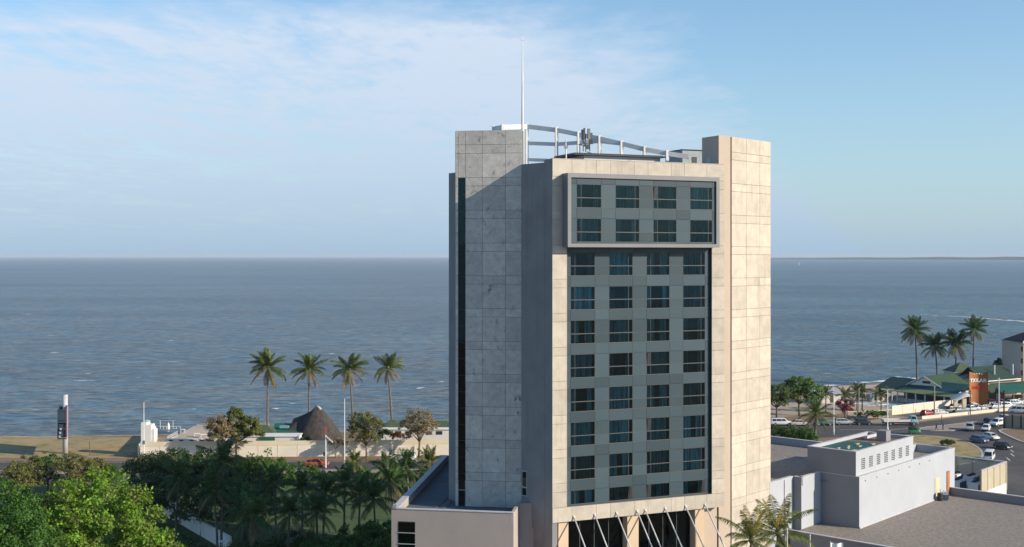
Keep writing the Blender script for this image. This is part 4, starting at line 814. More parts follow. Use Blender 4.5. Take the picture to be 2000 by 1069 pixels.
GP = [(343, 935, 168, 1.0), (432, 905, 160, 1.15), (425, 960, 158, 1.0), (470, 985, 150, .9), (487, 1010, 138, 1.0), (540, 945, 165, 1.0), (590, 960, 162, 1.0), (630, 965, 158, 1.0), (672, 945, 168, 1.0), (700, 965, 160, 1.05), (735, 975, 156, 1.0), (770, 940, 168, 1.05), (800, 915, 178, 1.0), (838, 903, 186, 1.0), (690, 903, 196, .8), (620, 1000, 150, 1.0), (560, 1005, 146, 1.0), (755, 915, 188, .9)]
GLB = ['garden palm beside the white wall lamp', 'tallest garden palm with a pale trunk among dark trees', 'garden palm leaning under the tallest garden palm', 'garden palm with pale dead skirt of fronds', 'garden palm at the bottom edge with yellow midrib', 'garden palm right of the spreading tree', 'garden palm in deep shade left of the middle lawn', 'garden palm in deep shade at the middle of the lawn', 'garden palm beneath the orange car', 'garden palm beneath the tall lamp post', 'garden palm left of the podium in shade', 'garden palm touching the podium roof edge', 'garden palm in front of the caged truck', 'sunlit garden palm at the podium back corner', 'sunlit garden palm by the lamp post foot', 'garden palm low in the shade at the middle bottom', 'garden palm low in the shade left of the middle bottom', 'garden palm between the lamp post and the caged truck']
for i, (xc, yc, D, sc) in enumerate(GP): palm(GLB[i], (PX(xc, D), D), max(2, ZY(yc, D)), GARD if i not in (13, 14) else SMALL, (random.uniform(-.6, .6), random.uniform(-.4, .4)), 20, .17, 'palms of the hotel garden', 260 + i, sc * (1.2 if i in (13, 14) else 1.0), name='garden_palm')
for i, (px, py, h) in enumerate(((1613, 805, 4.6), (1650, 806, 4.4), (1674, 803, 5.0), (1684, 802, 4.6), (1721, 804, 4.6))):
    palm(['small terrace palm left of the bougainvillea', 'small terrace palm above the bougainvillea', 'terrace palm left of the thin pole', 'terrace palm right of the thin pole', 'terrace palm at the end of the pool'][i], G(px, py), h, SMALL, (0, 0), 18, .17, 'small palms on the pool terrace', 290 + i, 1.15, name='terrace_palm')

# ================================================================ LEFT COMPOUND
def bay_mesh(w, h, mat):
    mb = MB(); n = 7; hh = h / n
    for i in range(n): mb.bb(-w / 2, w / 2, -.09 + (.012 if i == n - 1 else 0), .09, i * hh + .015, (i + 1) * hh - .012)
    mb.bb(-w / 2, w / 2, -.05, .05, 0, h - .05); me = mb.mesh('wall_bay'); me.materials.append(mat); return me
WHB = pm('wall_block_cream', (.80, .74, .62), (.72, .66, .54), .3, .9, .15, 4)
wall = thing('boundary_wall', 'long cream boundary wall of stacked boards behind the avenue', 'wall', (-45, 236.4, 0))
a = Vector((-73.6, 235.2)); b = Vector((-8.0, 238.6)); n = 17; L_ = (b - a).length / n; BM = bay_mesh(L_ - .12, 2.35, WHB); ang = math.atan2(b.y - a.y, b.x - a.x)
for i in range(n):
    c = a.lerp(b, (i + .5) / n); o = bpy.data.objects.new('wall_bay', BM); COL.objects.link(o); o.parent = wall; o.location = (c.x + 45, c.y - 236.4, 0); o.rotation_euler = (0, 0, ang)
    piece('cream_band', CREAM, wall, (c.x, c.y, 2.78), (L_ - .02, .26, .86), ang)
    c = a.lerp(b, i / n); piece('post', CREAM, wall, (c.x, c.y, 1.18), (.14, .24, 2.36), ang)
wr = MB(); wallrun(wr, (-73.9, 235.2), (-78.5, 262), .2, 0, 2.6); wr.build('return_wall', WPAINT, wall)
pil = thing('entrance_pillar', 'tall white pillar block with pale blue cap at the end of the wall', 'pillar', (-72.6, 238, 0))
MB().bb(-74.0, -72.0, 236.9, 239.4, 0, 6.3).build('shaft', WPAINT, pil); MB().bb(-74.0, -72.9, 236.95, 239.3, 6.3, 6.8).build('stepped_top', WPAINT, pil); MB().bb(-72.0, -71.4, 237.0, 239.2, 0, 5.4).build('buttress', WPAINT, pil); MB().lathe((-73.2, 238.1, 6.8), [(.7, 0), (.75, .1), (.5, .3), (.1, .4)], 12).build('cap', pm('pale_blue', (.30, .48, .50), rough=.6), pil)
ter = thing('terrace', 'raised paved sea terrace with white rails behind the pillar', 'terrace', (-65, 255, 0))
MB().bb(-71.3, -56, 241, 275, 0, 1.9).build('deck', pm('terrace_paving', (.50, .41, .31), (.42, .34, .26), .3, .9), ter); MB().bb(-71, -57, 240.6, 240.98, 0, 3.0).build('parapet', WPAINT, ter)
for i in range(6): MB().bb(-69.5 + i * 2.1, -68.7 + i * 2.1, 240.55, 240.59, 2.55, 2.8).build('slot', BLACK, ter)
for i in range(9): MB().tube([(-70.5 + i * .0, 243 + i * .9, 1.9), (-70.5, 243 + i * .9, 3.1)], .04, 6).build('rail_post', WMET, ter)
for z in (2.3, 2.7, 3.1): MB().tube([(-70.5, 243, z), (-70.5, 250.2, z)], .035, 6).build('rail', WMET, ter)
fr_ = thing('white_pole_frame', 'open white pole frame standing on the sea terrace', 'frame', (PX(325, 262), 262, 1.9))
for px in (313, 319, 325, 338, 345, 352): MB().tube([(PX(px, 262), 262, 1.9), (PX(px, 262), 262, ZY(833, 262) if px not in (313, 338) else ZY(822, 262))], .05, 6).build('pole', WMET, fr_)
MB().tube([(PX(311, 262), 262, ZY(833, 262)), (PX(353, 262), 262, ZY(833, 262))], .05, 6).build('cross_bar', WMET, fr_); MB().tube([(PX(309, 262), 262, ZY(822, 262)), (PX(343, 262), 262, ZY(822, 262))], .03, 6).build('top_wire', WMET, fr_)
um = thing('folded_parasol', 'folded white parasol standing on the sea terrace', 'parasol', (PX(329, 258), 258, 1.9))
MB().lathe((PX(329, 258), 258, 2.2), [(.03, 0), (.34, .2), (.30, .7), (.2, 1.3), (.04, 1.7)], 10).build('canopy', WPAINT, um, smooth=True); MB().tube([(PX(329, 258), 258, 1.9), (PX(329, 258), 258, 4.0)], .04, 6).build('pole', GALV, um); MB().lathe((PX(329, 258), 258, 1.9), [(.3, 0), (.3, .1), (.05, .12)], 10).build('base', GALV, um)
for i, (px, D, w) in enumerate(((357, 256, .9), (385, 250, 1.3), (398, 249, 1.6))):
    t = thing('terrace_table', ['small white table on the sea terrace', 'white covered table near the brown tree', 'wide white table partly behind the brown tree'][i], 'table', (PX(px, D), D, 1.9), .3 * i)
    MB().box((0, 0, .75), (w, .9, .06)).build('top', WPAINT, t, local=True)
    for u, v in ((-1, -1), (1, -1), (1, 1), (-1, 1)): MB().box((u * w * .44, v * .38, .36), (.06, .06, .72)).build('leg', WPAINT, t, local=True)
# thatched lapa
th = thing('thatched_pavilion', 'large dark thatched pavilion with pale ridge cap behind the wall', 'pavilion', (PX(617, 249), 249, 0))
def thatch(cx, cy, rx, ry, ridge, z0, z1, name):
    """steep hipped thatch with rounded ends"""
    mb = MB(); n = 40; prof = [(1.0, -.16), (1.03, -.10), (.84, .18), (.62, .44), (.40, .69), (.19, .90), (.05, 1.0)]; rr = random.Random(5)
    for f, hz in prof:
        for k in range(n):
            t = 2 * math.pi * k / n; j = 1 + rr.uniform(-.015, .015)
            mb.v.append((cx + ridge * (1 if math.cos(t) > 0 else -1) * min(1, abs(math.cos(t)) * 2) + f * rx * math.cos(t) * j, cy + f * ry * math.sin(t) * j, z0 + (z1 - z0) * hz + rr.uniform(-.05, .05)))
    for i in range(len(prof) - 1):
        for k in range(n): a = i * n + k; b = i * n + (k + 1) % n; mb.f.append((a, b, b + n, a + n))
    mb.f.append(tuple(len(mb.v) - n + k for k in range(n))); return mb.build(name, THATCH, th, smooth=True)
tx = PX(617, 249)
thatch(tx + .35, 249, 4.9, 4.6, .2, 2.6, 8.35, 'thatch_roof'); MB().add([(tx - 5.5, 247.4, 3.7), (tx - 5.0, 250.6, 5.7), (tx - 5.5, 254.2, 3.7), (tx + .2, 245.2, 2.4), (tx + .3, 249.4, 8.2), (tx + .2, 254.2, 2.4), (tx - 2.6, 246.3, 3.0), (tx - 2.4, 250.0, 6.8), (tx - 2.6, 254.2, 3.0)], ((0, 6, 7, 1), (1, 7, 8, 2), (6, 3, 4, 7), (7, 4, 5, 8), (0, 1, 2), (3, 5, 4), (0, 2, 8, 6), (6, 8, 5, 3))).build('thatch_wing', THATCH, th)
MB().tube([(tx - .3, 250, 8.42), (tx + .5, 249, 8.3), (tx + 1.1, 248.4, 7.95)], [.28, .34, .25], 10).build('ridge_cap', pm('ridge_cement', (.50, .47, .42), rough=.9), th, smooth=True)
for k in range(8): MB().tube([(tx - 3.4 + k * 1.1, 246.6, 0), (tx - 3.4 + k * 1.1, 246.6, 3.0)], .12, 8).build('post', BARK, th)
MB().bb(tx - 3.6, tx + 4.3, 246.9, 252, 0, 2.9).build('inner_wall', pm('dark_timber', (.05, .045, .04), rough=.9), th)
def hip_house(name, label, cx, cy, w, d, hw, hr, rz=0, wallm=WPAINT, roofm=GRNROOF, ridge=.25, group=None, eave=.5, trim=True, wins=2):
    t = thing(name, label, 'building', (cx, cy, 0), rz, group); MB().box((0, 0, hw / 2), (w, d, hw)).build('wall', wallm, t, local=True)
    W2, D2 = w / 2 + eave, d / 2 + eave; rl = W2 * ridge
    mb = MB().add([(-W2, -D2, hw), (W2, -D2, hw), (W2, D2, hw), (-W2, D2, hw), (-rl, 0, hw + hr), (rl, 0, hw + hr)], [(0, 1, 5, 4), (1, 2, 5), (2, 3, 4, 5), (3, 0, 4), (3, 2, 1, 0)]); r = mb.build('roof', roofm, t, local=True)
    if trim:
        f = MB(); f.box((0, -D2 - .03, hw - .1), (2 * W2 + .12, .06, .22)); f.box((-W2 - .03, 0, hw - .1), (.06, 2 * D2, .22)); f.box((W2 + .03, 0, hw - .1), (.06, 2 * D2, .22)); f.build('fascia', WPAINT, t, local=True)
    for i in range(wins):
        xw = -w / 2 + (i + .5) * w / wins; o = MB().box((xw, -d / 2 - .015, hw * .55), (w / wins * .45, .03, hw * .4)).build('window', BLACK, t, local=True)
    return t
hip_house('green_roof_house', 'white house with olive green hipped roof left of the thatch', PX(512, 247), 247, 6.6, 6, 3.0, 2.0, 0)
hip_house('green_roof_house', 'white pavilion with pyramid green roof between the two street trees', PX(768, 250), 250, 6.0, 5.5, 3.6, 2.0, 0, ridge=.05)
hip_house('green_roof_house', 'white house with long green roof at the tower edge', PX(862, 250), 250, 6.4, 5.5, 3.4, 2.0, .05, ridge=.3)
lt = thing('green_lean_to', 'dark green sheet roof lean-to left of the thatch', 'lean-to', (PX(555, 247), 247, 0)); x0, x1 = PX(533, 247), PX(586, 247)
MB().bb(x0, x1, 244.5, 250, 0, 2.7).build('wall', WPAINT, lt); MB().add([(x0 - .3, 243.8, 2.8), (x1 + .3, 243.8, 2.75), (x1 + .3, 251, 4.6), (x0 - .3, 251, 4.7), (x0 - .3, 243.8, 2.7), (x1 + .3, 243.8, 2.65), (x1 + .3, 251, 4.5), (x0 - .3, 251, 4.6)], [(0, 1, 2, 3), (7, 6, 5, 4), (0, 4, 5, 1), (1, 5, 6, 2), (2, 6, 7, 3), (3, 7, 4, 0)]).build('roof', TEAL, lt); MB().box((x0 + 2.2, 248, 4.35), (1.9, .8, .5)).build('skylight', pm('skylight', (.20, .36, .40), rough=.4), lt)
sh = thing('white_shed', 'low white flat building under the green hipped roof beside the wall', 'building', (PX(490, 241), 241, 0)); MB().bb(PX(468, 241), PX(585, 241), 239.5, 243.4, 0, 3.6).build('wall', WPAINT, sh); MB().bb(PX(466, 241), PX(587, 241), 239.3, 243.5, 3.6, 3.75).build('roof', WPAINT, sh); MB().bb(PX(510, 241), PX(540, 241), 239.2, 239.45, 2.9, 3.5).build('awning', TEAL, sh)
ps = thing('white_outbuilding', 'white outbuilding wall behind the brown street tree', 'building', (PX(820, 246), 246, 0)); MB().bb(PX(745, 245), PX(878, 245), 244.4, 246.5, 0, 4.3).build('wall', WPAINT, ps); MB().bb(PX(743, 245), PX(880, 245), 244.2, 246.6, 4.3, 4.45).build('roof', WPAINT, ps)
for k in range(6): MB().bb(PX(752 + k * 20, 244.4), PX(764 + k * 20, 244.4), 244.33, 244.37, 3.3, 4.0).build('window', DARK, ps)
# lamp posts
def lamp(label, foot, h, arm=0.0, heads=1, group='street lamps', rz=0, headm=GALV, r=.1):
    t = thing('street_lamp', label, 'street lamp', (foot[0], foot[1], 0), rz, group); MB().tube([(0, 0, 0), (0, 0, 1.2), (0, 0, 1.25), (0, 0, h)], [r * 1.4, r * 1.4, r, r * .55], 10).build('pole', WMET, t, smooth=True, local=True)
    for k in range(heads):
        sd = 1 if k == 0 else -1; MB().tube([(0, 0, h - .1), (sd * (arm + .3), 0, h + .15)], .05, 6).build('arm', WMET, t, local=True); MB().box((sd * (arm + .6), 0, h + .16), (.8, .3, .14)).build('lamp_head', headm, t, local=True)
    return t
lamp('white street lamp in front of the entrance pillar', G(281, 896), 11.2, .0); lamp('tall white street lamp in the median between the two street trees', G(673, 915), 13.2, .0)
MB().box((G(281, 896)[0], G(281, 896)[1] - .14, 3.2), (.5, .05, .75)).build('lamp_plate', pm('blue_plate', (.05, .25, .42), rough=.5), bpy.data.objects['street_lamp'])
cm = thing('camera_pole', 'white pole with angled traffic signal arm in front of the wall', 'pole', (*G(636, 914), 0)); fx, fy = G(636, 914)
MB().tube([(fx, fy, 0), (fx, fy, 6.2)], [.16, .12], 10).build('pole', WMET, cm); MB().tube([(fx, fy, 6.0), (fx + 1.3, fy, 4.9)], .09, 6).build('arm', WMET, cm); MB().box((fx - .05, fy, 7.0), (.35, .3, 1.2)).build('signal_box', pm('faded_red', (.35, .09, .07), rough=.7), cm)
for k in range(4): MB().box((fx + .35 + k * .3, fy - .1, 5.75 - k * .27), (.22, .3, .3), .4).build('signal_head', CAP, cm)
MB().box((fx - .3, fy, 2.6), (.3, .3, .7)).build('control_box', BLACK, cm)
for i, (px, py, yt) in enumerate(((343, 1046, 981), (433, 1090, 1056))):
    X, D = G(px, py + 30, 0); h = 4.0; D = FPX * (CAMZ - 4.2) / (yt - HYP); X = PX(px, D); t = thing('garden_lamp', ['white garden lamp beside the white garden wall', 'white garden lamp at the bottom edge of the garden'][i], 'garden lamp', (X, D, 0), 0, 'garden lamps')
    MB().tube([(0, 0, 0), (0, 0, 4.0)], .06, 8).build('pole', WMET, t, local=True); MB().lathe((0, 0, 4.0), [(.12, 0), (.45, .08), (.42, .16), (.1, .2)], 14).build('lamp_disc', WMET, t, local=True)
gw = thing('garden_wall', 'low white garden wall in the shade of the trees', 'wall', (-45, 172, 0)); mb = MB(); wallrun(mb, (-54, 184), (-38, 160), .25, 0, 2.1); mb.build('wall', WPAINT, gw); mb = MB(); wallrun(mb, (-54.03, 183.96), (-38.03, 159.96), .33, 2.1, 2.18); mb.build('coping', WPAINT, gw)
# billboard seen edge-on
bx_, by_ = G(127.5, 886); bb_ = thing('billboard', 'edge-on billboard on a thick white pole on the grass verge', 'billboard', (bx_, by_, 0))
MB().tube([(bx_, by_, 0), (bx_, by_, 11.9)], [.52, .5], 16).build('pole', CAP, bb_, smooth=True)
def plate(name, mat, x0, y0, x1, y1, z0, z1, th=.12):
    A, B = Vector((x0, y0)), Vector((x1, y1)); d = B - A; c = (A + B) / 2; return MB().box((c.x, c.y, (z0 + z1) / 2), (d.length, th, z1 - z0), math.atan2(d.y, d.x)).build(name, mat, bb_)
NAVY = pm('billboard_steel', (.05, .075, .10), rough=.6)
NR, FR_ = by_ - 5.0, by_ + 5.5
plate('left_face', pm('poster_blue', (.045, .075, .11), rough=.7), PX(112.5, NR), NR, PX(118.5, FR_), FR_, 3.6, 9.4); plate('right_face', pm('poster_pink', (.16, .08, .10), rough=.7), PX(129.5, NR), NR, PX(133, FR_), FR_, 3.6, 9.8)
plate('end_panel', NAVY, PX(113, NR), NR + .05, PX(128.5, NR), NR + .05, 6.9, 9.2, .1); plate('end_panel', NAVY, PX(113.5, NR), NR + .3, PX(128.5, NR), NR + .3, 4.0, 6.6, .1)
for z in (3.65, 5.6, 7.4, 9.3): plate('end_rung', NAVY, PX(112.5, NR), NR, PX(129, NR), NR, z, z + .25, .2)
for k in range(5): plate('truss', NAVY, PX(114 + k, NR + 1 + k * 2), NR + 1 + k * 2, PX(127.5 + k, NR + 1 + k * 2), NR + 1 + k * 2, 4.3, 9.1, .15)
for k in range(3): MB().box((PX(116.5 + k, NR - .2), NR - .2, 4.2 + k * .75), (.35, .1, .4)).build('fitting', CAP, bb_)
for s_ in (-1, 1): MB().tube([(bx_ + s_ * .4, by_ - 2, 10), (bx_ + s_ * 2.4, by_ - 2, 10.05), (bx_ + s_ * 2.5, by_ - 2, 9.7)], .04, 6).build('lamp_arm', NAVY, bb_)
po = thing('thin_post', 'thin dark post on the grass verge', 'post', (*G(175, 891), 0)); MB().tube([(*G(175, 891), 0), (*G(175, 891), 2.8)], .07, 8).build('post', BARK, po); MB().box((*G(175, 891), 2.8), (.2, .2, .06)).build('cap', BARK, po)

# ================================================================ VEHICLES
def frustum(x0, x1, w0, z0, x2, x3, w1, z1): return [(x0, -w0, z0), (x1, -w0, z0), (x1, w0, z0), (x0, w0, z0), (x2, -w1, z1), (x3, -w1, z1), (x3, w1, z1), (x2, w1, z1)]
FF = ((0, 3, 2, 1), (4, 5, 6, 7), (0, 1, 5, 4), (1, 2, 6, 5), (2, 3, 7, 6), (3, 0, 4, 7))
def bevel_mesh(mb, name, w, seg=2):
    me = mb.mesh(name); bm = bmesh.new(); bm.from_mesh(me); bmesh.ops.bevel(bm, geom=list(bm.edges), offset=w, segments=seg, profile=.6, affect='EDGES'); bm.to_mesh(me); bm.free(); me.polygons.foreach_set('use_smooth', [True] * len(me.polygons)); return me
def inset(q, m0, m1, b, t):
    a, b_, c, d = [Vector(v) for v in q]; P = lambda u, v: a.lerp(b_, u).lerp(d.lerp(c, u), v); n = (b_ - a).cross(d - a).normalized() * .018
    return [tuple(P(u, v) + n) for u, v in ((m0, b), (1 - m1, b), (1 - m1, 1 - t), (m0, 1 - t))], n
KINDS = {
 'sedan': dict(L=4.5, W=1.74, low=[(-2.2, .3), (-2.25, .62), (-2.18, .92), (-1.35, .98), (.95, .94), (1.95, .78), (2.22, .58), (2.25, .32)], cab=(-1.75, 1.15, .80, .95, -.98, .38, .60, 1.44), r=.31, ax=1.35),
 'hatch': dict(L=3.8, W=1.68, low=[(-1.85, .3), (-1.92, .65), (-1.85, .95), (.85, .96), (1.55, .82), (1.86, .6), (1.9, .32)], cab=(-1.82, 1.15, .78, .95, -1.45, .35, .60, 1.50), r=.30, ax=1.2),
 'suv': dict(L=4.6, W=1.85, low=[(-2.25, .4), (-2.3, .75), (-2.22, 1.08), (1.1, 1.08), (2.1, .98), (2.28, .75), (2.3, .4)], cab=(-2.2, 1.25, .86, 1.07, -1.95, .55, .68, 1.75), r=.37, ax=1.4),
 'wagon': dict(L=4.5, W=1.75, low=[(-2.2, .32), (-2.25, .62), (-2.2, .95), (1.0, .94), (1.95, .78), (2.22, .58), (2.25, .34)], cab=(-2.15, 1.2, .80, .94, -1.9, .4, .62, 1.48), r=.31, ax=1.35),
 'pickup': dict(L=5.2, W=1.83, low=[(-2.6, .45), (-2.62, .8), (-2.6, 1.06), (1.2, 1.08), (2.3, .98), (2.55, .78), (2.6, .42)], cab=(-.75, 1.45, .84, 1.07, -.45, .75, .66, 1.74), r=.38, ax=1.6),
 'canopy': dict(L=5.2, W=1.83, low=[(-2.6, .45), (-2.62, .8), (-2.6, 1.06), (1.2, 1.08), (2.3, .98), (2.55, .78), (2.6, .42)], cab=(-2.55, 1.45, .84, 1.07, -2.4, .75, .70, 1.78), r=.38, ax=1.6),
 'van': dict(L=4.7, W=1.72, low=[(-2.3, .35), (-2.35, .7), (-2.3, 1.05), (1.9, 1.03), (2.28, .8), (2.35, .38)], cab=(-2.28, 2.15, .84, 1.04, -2.15, 1.15, .72, 1.95), r=.32, ax=1.35)}
CARM = {}
def car_parts(kind):
    if kind in CARM: return CARM[kind]
    k = KINDS[kind]; W2 = k['W'] / 2; low = k['low']; n = len(low); mb = MB()
    mb.add([(x, -W2, z) for x, z in low] + [(x, W2, z) for x, z in low], [tuple(range(n)), tuple(range(2 * n - 1, n - 1, -1))] + [(i, (i + 1) % n, (i + 1) % n + n, i + n) for i in range(n)])
    P = {'body': bevel_mesh(mb, 'body', .07)}; fr_ = frustum(*k['cab']); c = MB().add(fr_, FF); P['cabin'] = bevel_mesh(c, 'cabin', .05); faces = {'rear_window': (3, 0, 4, 7), 'windscreen': (1, 2, 6, 5), 'side_window': (0, 1, 5, 4), 'side_window.2': (2, 3, 7, 6)}
    for nm, f in faces.items():
        q = [fr_[i] for i in f]
        if nm.startswith('side'):
            mb = MB(); segs = 2 if kind in ('pickup',) else 3 if kind in ('suv', 'wagon', 'van', 'canopy') else 2
            for s_ in range(segs):
                a, b = s_ / segs, (s_ + 1) / segs; qq, nn = inset(q, a + (.07 if s_ == 0 else .015), 1 - b + (.07 if s_ == segs - 1 else .015), .12, .16); mb.add(qq + [tuple(Vector(v) - nn * 1.5) for v in qq], ((0, 1, 2, 3), (7, 6, 5, 4), (0, 4, 5, 1), (1, 5, 6, 2), (2, 6, 7, 3), (3, 7, 4, 0)))
        else:
            mb = MB(); qq, nn = inset(q, .08, .08, .10, .14); mb.add(qq + [tuple(Vector(v) - nn * 1.5) for v in qq], ((0, 1, 2, 3), (7, 6, 5, 4), (0, 4, 5, 1), (1, 5, 6, 2), (2, 6, 7, 3), (3, 7, 4, 0)))
        me = mb.mesh(nm.split('.')[0]); me.materials.append(CARGL); P[nm] = me
    w = MB().tube([(0, -.1, 0), (0, .1, 0)], k['r'], 16); P['wheel'] = w.mesh('wheel'); P['wheel'].materials.append(TYRE)
    rm = MB().tube([(0, -.115, 0), (0, .115, 0)], k['r'] * .62, 12); P['rim'] = rm.mesh('rim'); P['rim'].materials.append(RIM)
    P['headlight'] = MB().box((0, 0, 0), (.08, .34, .15)).mesh('headlight'); P['headlight'].materials.append(HLIGHT)
    P['tail_light'] = MB().box((0, 0, 0), (.06, .20, .3)).mesh('tail_light'); P['tail_light'].materials.append(TLIGHT)
    P['bumper'] = MB().box((0, 0, 0), (.14, k['W'] * .9, .2)).mesh('bumper'); P['bumper'].materials.append(BLACK)
    CARM[kind] = P; return P
def paint(name, c): return pm('paint_' + name, c, tuple(v * .93 for v in c), .8, .28, spec=.6)
PAINTS = {'white': paint('white', (.72, .72, .71)), 'silver': paint('silver', (.42, .43, .44)), 'black': paint('black', (.02, .021, .024)), 'navy': paint('navy', (.02, .03, .06)), 'red': paint('red', (.36, .02, .035)), 'maroon': paint('maroon', (.16, .01, .03)), 'orange': paint('orange', (.42, .085, .035)), 'blue': paint('blue', (.06, .11, .2)), 'beige': paint('beige', (.55, .50, .40)), 'teal': paint('teal', (.05, .12, .13)), 'paleblue': paint('paleblue', (.36, .44, .50)), 'grey': paint('grey', (.14, .15, .16)), 'truckblue': paint('truckblue', (.22, .42, .45)), 'green': paint('green', (.02, .26, .06))}
def part(nm, me, parent, mat=None, loc=(0, 0, 0), rot=(0, 0, 0)):
    o = bpy.data.objects.new(nm, me); COL.objects.link(o); o.parent = parent; o.location = loc; o.rotation_euler = rot
    if mat is not None:
        if not me.materials: me.materials.append(mat)
        o.material_slots[0].link = 'OBJECT'; o.material_slots[0].material = mat
    return o
def car(kind, col, pos, heading, label, group=None, name='car', cat='car'):
    P = car_parts(kind); k = KINDS[kind]; t = thing(name, label, cat, (pos[0], pos[1], .012), heading, group)
    part('body', P['body'], t, PAINTS[col]); part('cabin', P['cabin'], t, PAINTS[col])
    for nm in ('rear_window', 'windscreen', 'side_window', 'side_window.2'): part(nm.split('.')[0], P[nm], t)
    for sx_ in (-1, 1):
        for sd in (-1, 1): w = part('wheel', P['wheel'], t, None, (sx_ * k['ax'], sd * (k['W'] / 2 - .09), k['r'])); part('rim', P['rim'], w)
    xf = k['low'][-1][0] - .03; xb = k['low'][0][0] - .01
    for sd in (-1, 1): part('headlight', P['headlight'], t, None, (xf - .06, sd * (k['W'] / 2 - .26), k['low'][-2][1] + .08)); part('tail_light', P['tail_light'], t, None, (xb - .01, sd * (k['W'] / 2 - .16), k['low'][1][1] + .12))
    part('bumper', P['bumper'], t, None, (xf, 0, .42)); part('bumper', P['bumper'], t, None, (xb, 0, .42)); return t
H = lambda d: R(d)
car('wagon', 'orange', G(620, 911.5), H(2), 'orange red people carrier on the avenue before the cream wall')
# junction traffic (heading 0 = to the right, -90 = towards the camera)
JT = [('canopy', 'white', (1526, 831.5), 0, 'white pickup with canopy parked right beside the tower edge'), ('sedan', 'beige', (1562, 832), 0, 'beige sedan parked under the layered tree'), ('suv', 'teal', (1608, 831), 5, 'dark teal car half hidden by the big yellowing palm'), ('wagon', 'silver', (1648, 829.5), 2, 'silver estate car parked left of the dark car'), ('hatch', 'navy', (1686, 830), 2, 'dark navy car parked behind the truck'),
 ('suv', 'silver', (1894, 841), -112, 'pale silver car waiting at the tip of the splitter island'), ('hatch', 'white', (1926, 842), -118, 'white hatchback beside the silver one at the junction'), ('hatch', 'navy', (1928, 829), -120, 'dark car in the queue behind the white hatchback'), ('pickup', 'white', (1949, 832), -140, 'white pickup in the queue by the dark pole'), ('sedan', 'white', (1960, 822), -150, 'white car furthest back in the queue'),
 ('hatch', 'blue', (1913, 864.5), -60, 'blue and silver hatchback crossing the roundabout'), ('hatch', 'white', (1936, 859), -72, 'small white hatchback following round the bend'), ('hatch', 'black', (1959, 877), -66, 'black hatchback nearest the right kerb'), ('van', 'white', (1932, 899.5), -118, 'white minivan rounding the island nearest the plant yard')]
for kd, cl, (x, y), hd, lb in JT: car(kd, cl, G(x, y), H(hd), lb, 'cars at the junction')
PK = [('hatch', 'red', (1812, 812.5), 28, 'red hatchback at the left end of the car park'), ('wagon', 'silver', (1835, 811), 24, 'silver estate car behind the red hatchback'), ('pickup', 'grey', (1855, 807), 24, 'dark grey pickup in the front parked row'), ('sedan', 'grey', (1874, 806.5), 24, 'grey sedan fourth in the front parked row'), ('pickup', 'paleblue', (1895, 804.5), 24, 'pale blue pickup in the middle of the front row'), ('sedan', 'silver', (1914, 802.5), 24, 'silver grey sedan right of the dark pole in the car park'), ('wagon', 'black', (1928, 800), 24, 'black estate car in the front parked row'), ('sedan', 'paleblue', (1945, 799), 24, 'pale sedan at the right end of the front parked row'), ('suv', 'white', (1965, 798), 14, 'white off-roader by the white pole'), ('van', 'white', (1988, 807.5), 160, 'white van leaving the car park at the right edge'),
 ('hatch', 'white', (1879, 795), 80, 'white hatchback facing the wall left of the sign'), ('hatch', 'white', (1899, 797), 84, 'white hatchback parked in front of the brown sign'), ('suv', 'silver', (1916, 793), 84, 'silver off-roader under the brown sign'), ('suv', 'maroon', (1934, 792), 84, 'maroon off-roader right of the brown sign'), ('suv', 'white', (1888, 788), 60, 'white car in the back row by the white gate'), ('suv', 'paleblue', (1981, 793), 20, 'pale blue car behind the white off-roader'), ('sedan', 'blue', (1975, 787.5), 20, 'blue car in the back row at the right'), ('suv', 'white', (1997, 790), 20, 'white car at the right edge of the back row'), ('hatch', 'silver', (1951, 789.5), 84, 'silver hatchback just right of the white pole in the back row'), ('sedan', 'white', (1962, 787), 84, 'white sedan between the back row and the kiosk'), ('suv', 'grey', (1986, 784.5), 70, 'dark grey car under the green canvas canopy'), ('hatch', 'paleblue', (1868, 800), 24, 'pale blue hatchback squeezed in beside the panelled wall'), ('sedan', 'white', (1905, 799), 24, 'white sedan tucked behind the front parked row'), ('hatch', 'navy', (1938, 795.5), 24, 'navy hatchback tucked behind the pale sedan')]
for kd, cl, (x, y), hd, lb in PK: car(kd, cl, G(x, y), H(hd), lb, 'cars in the car park')
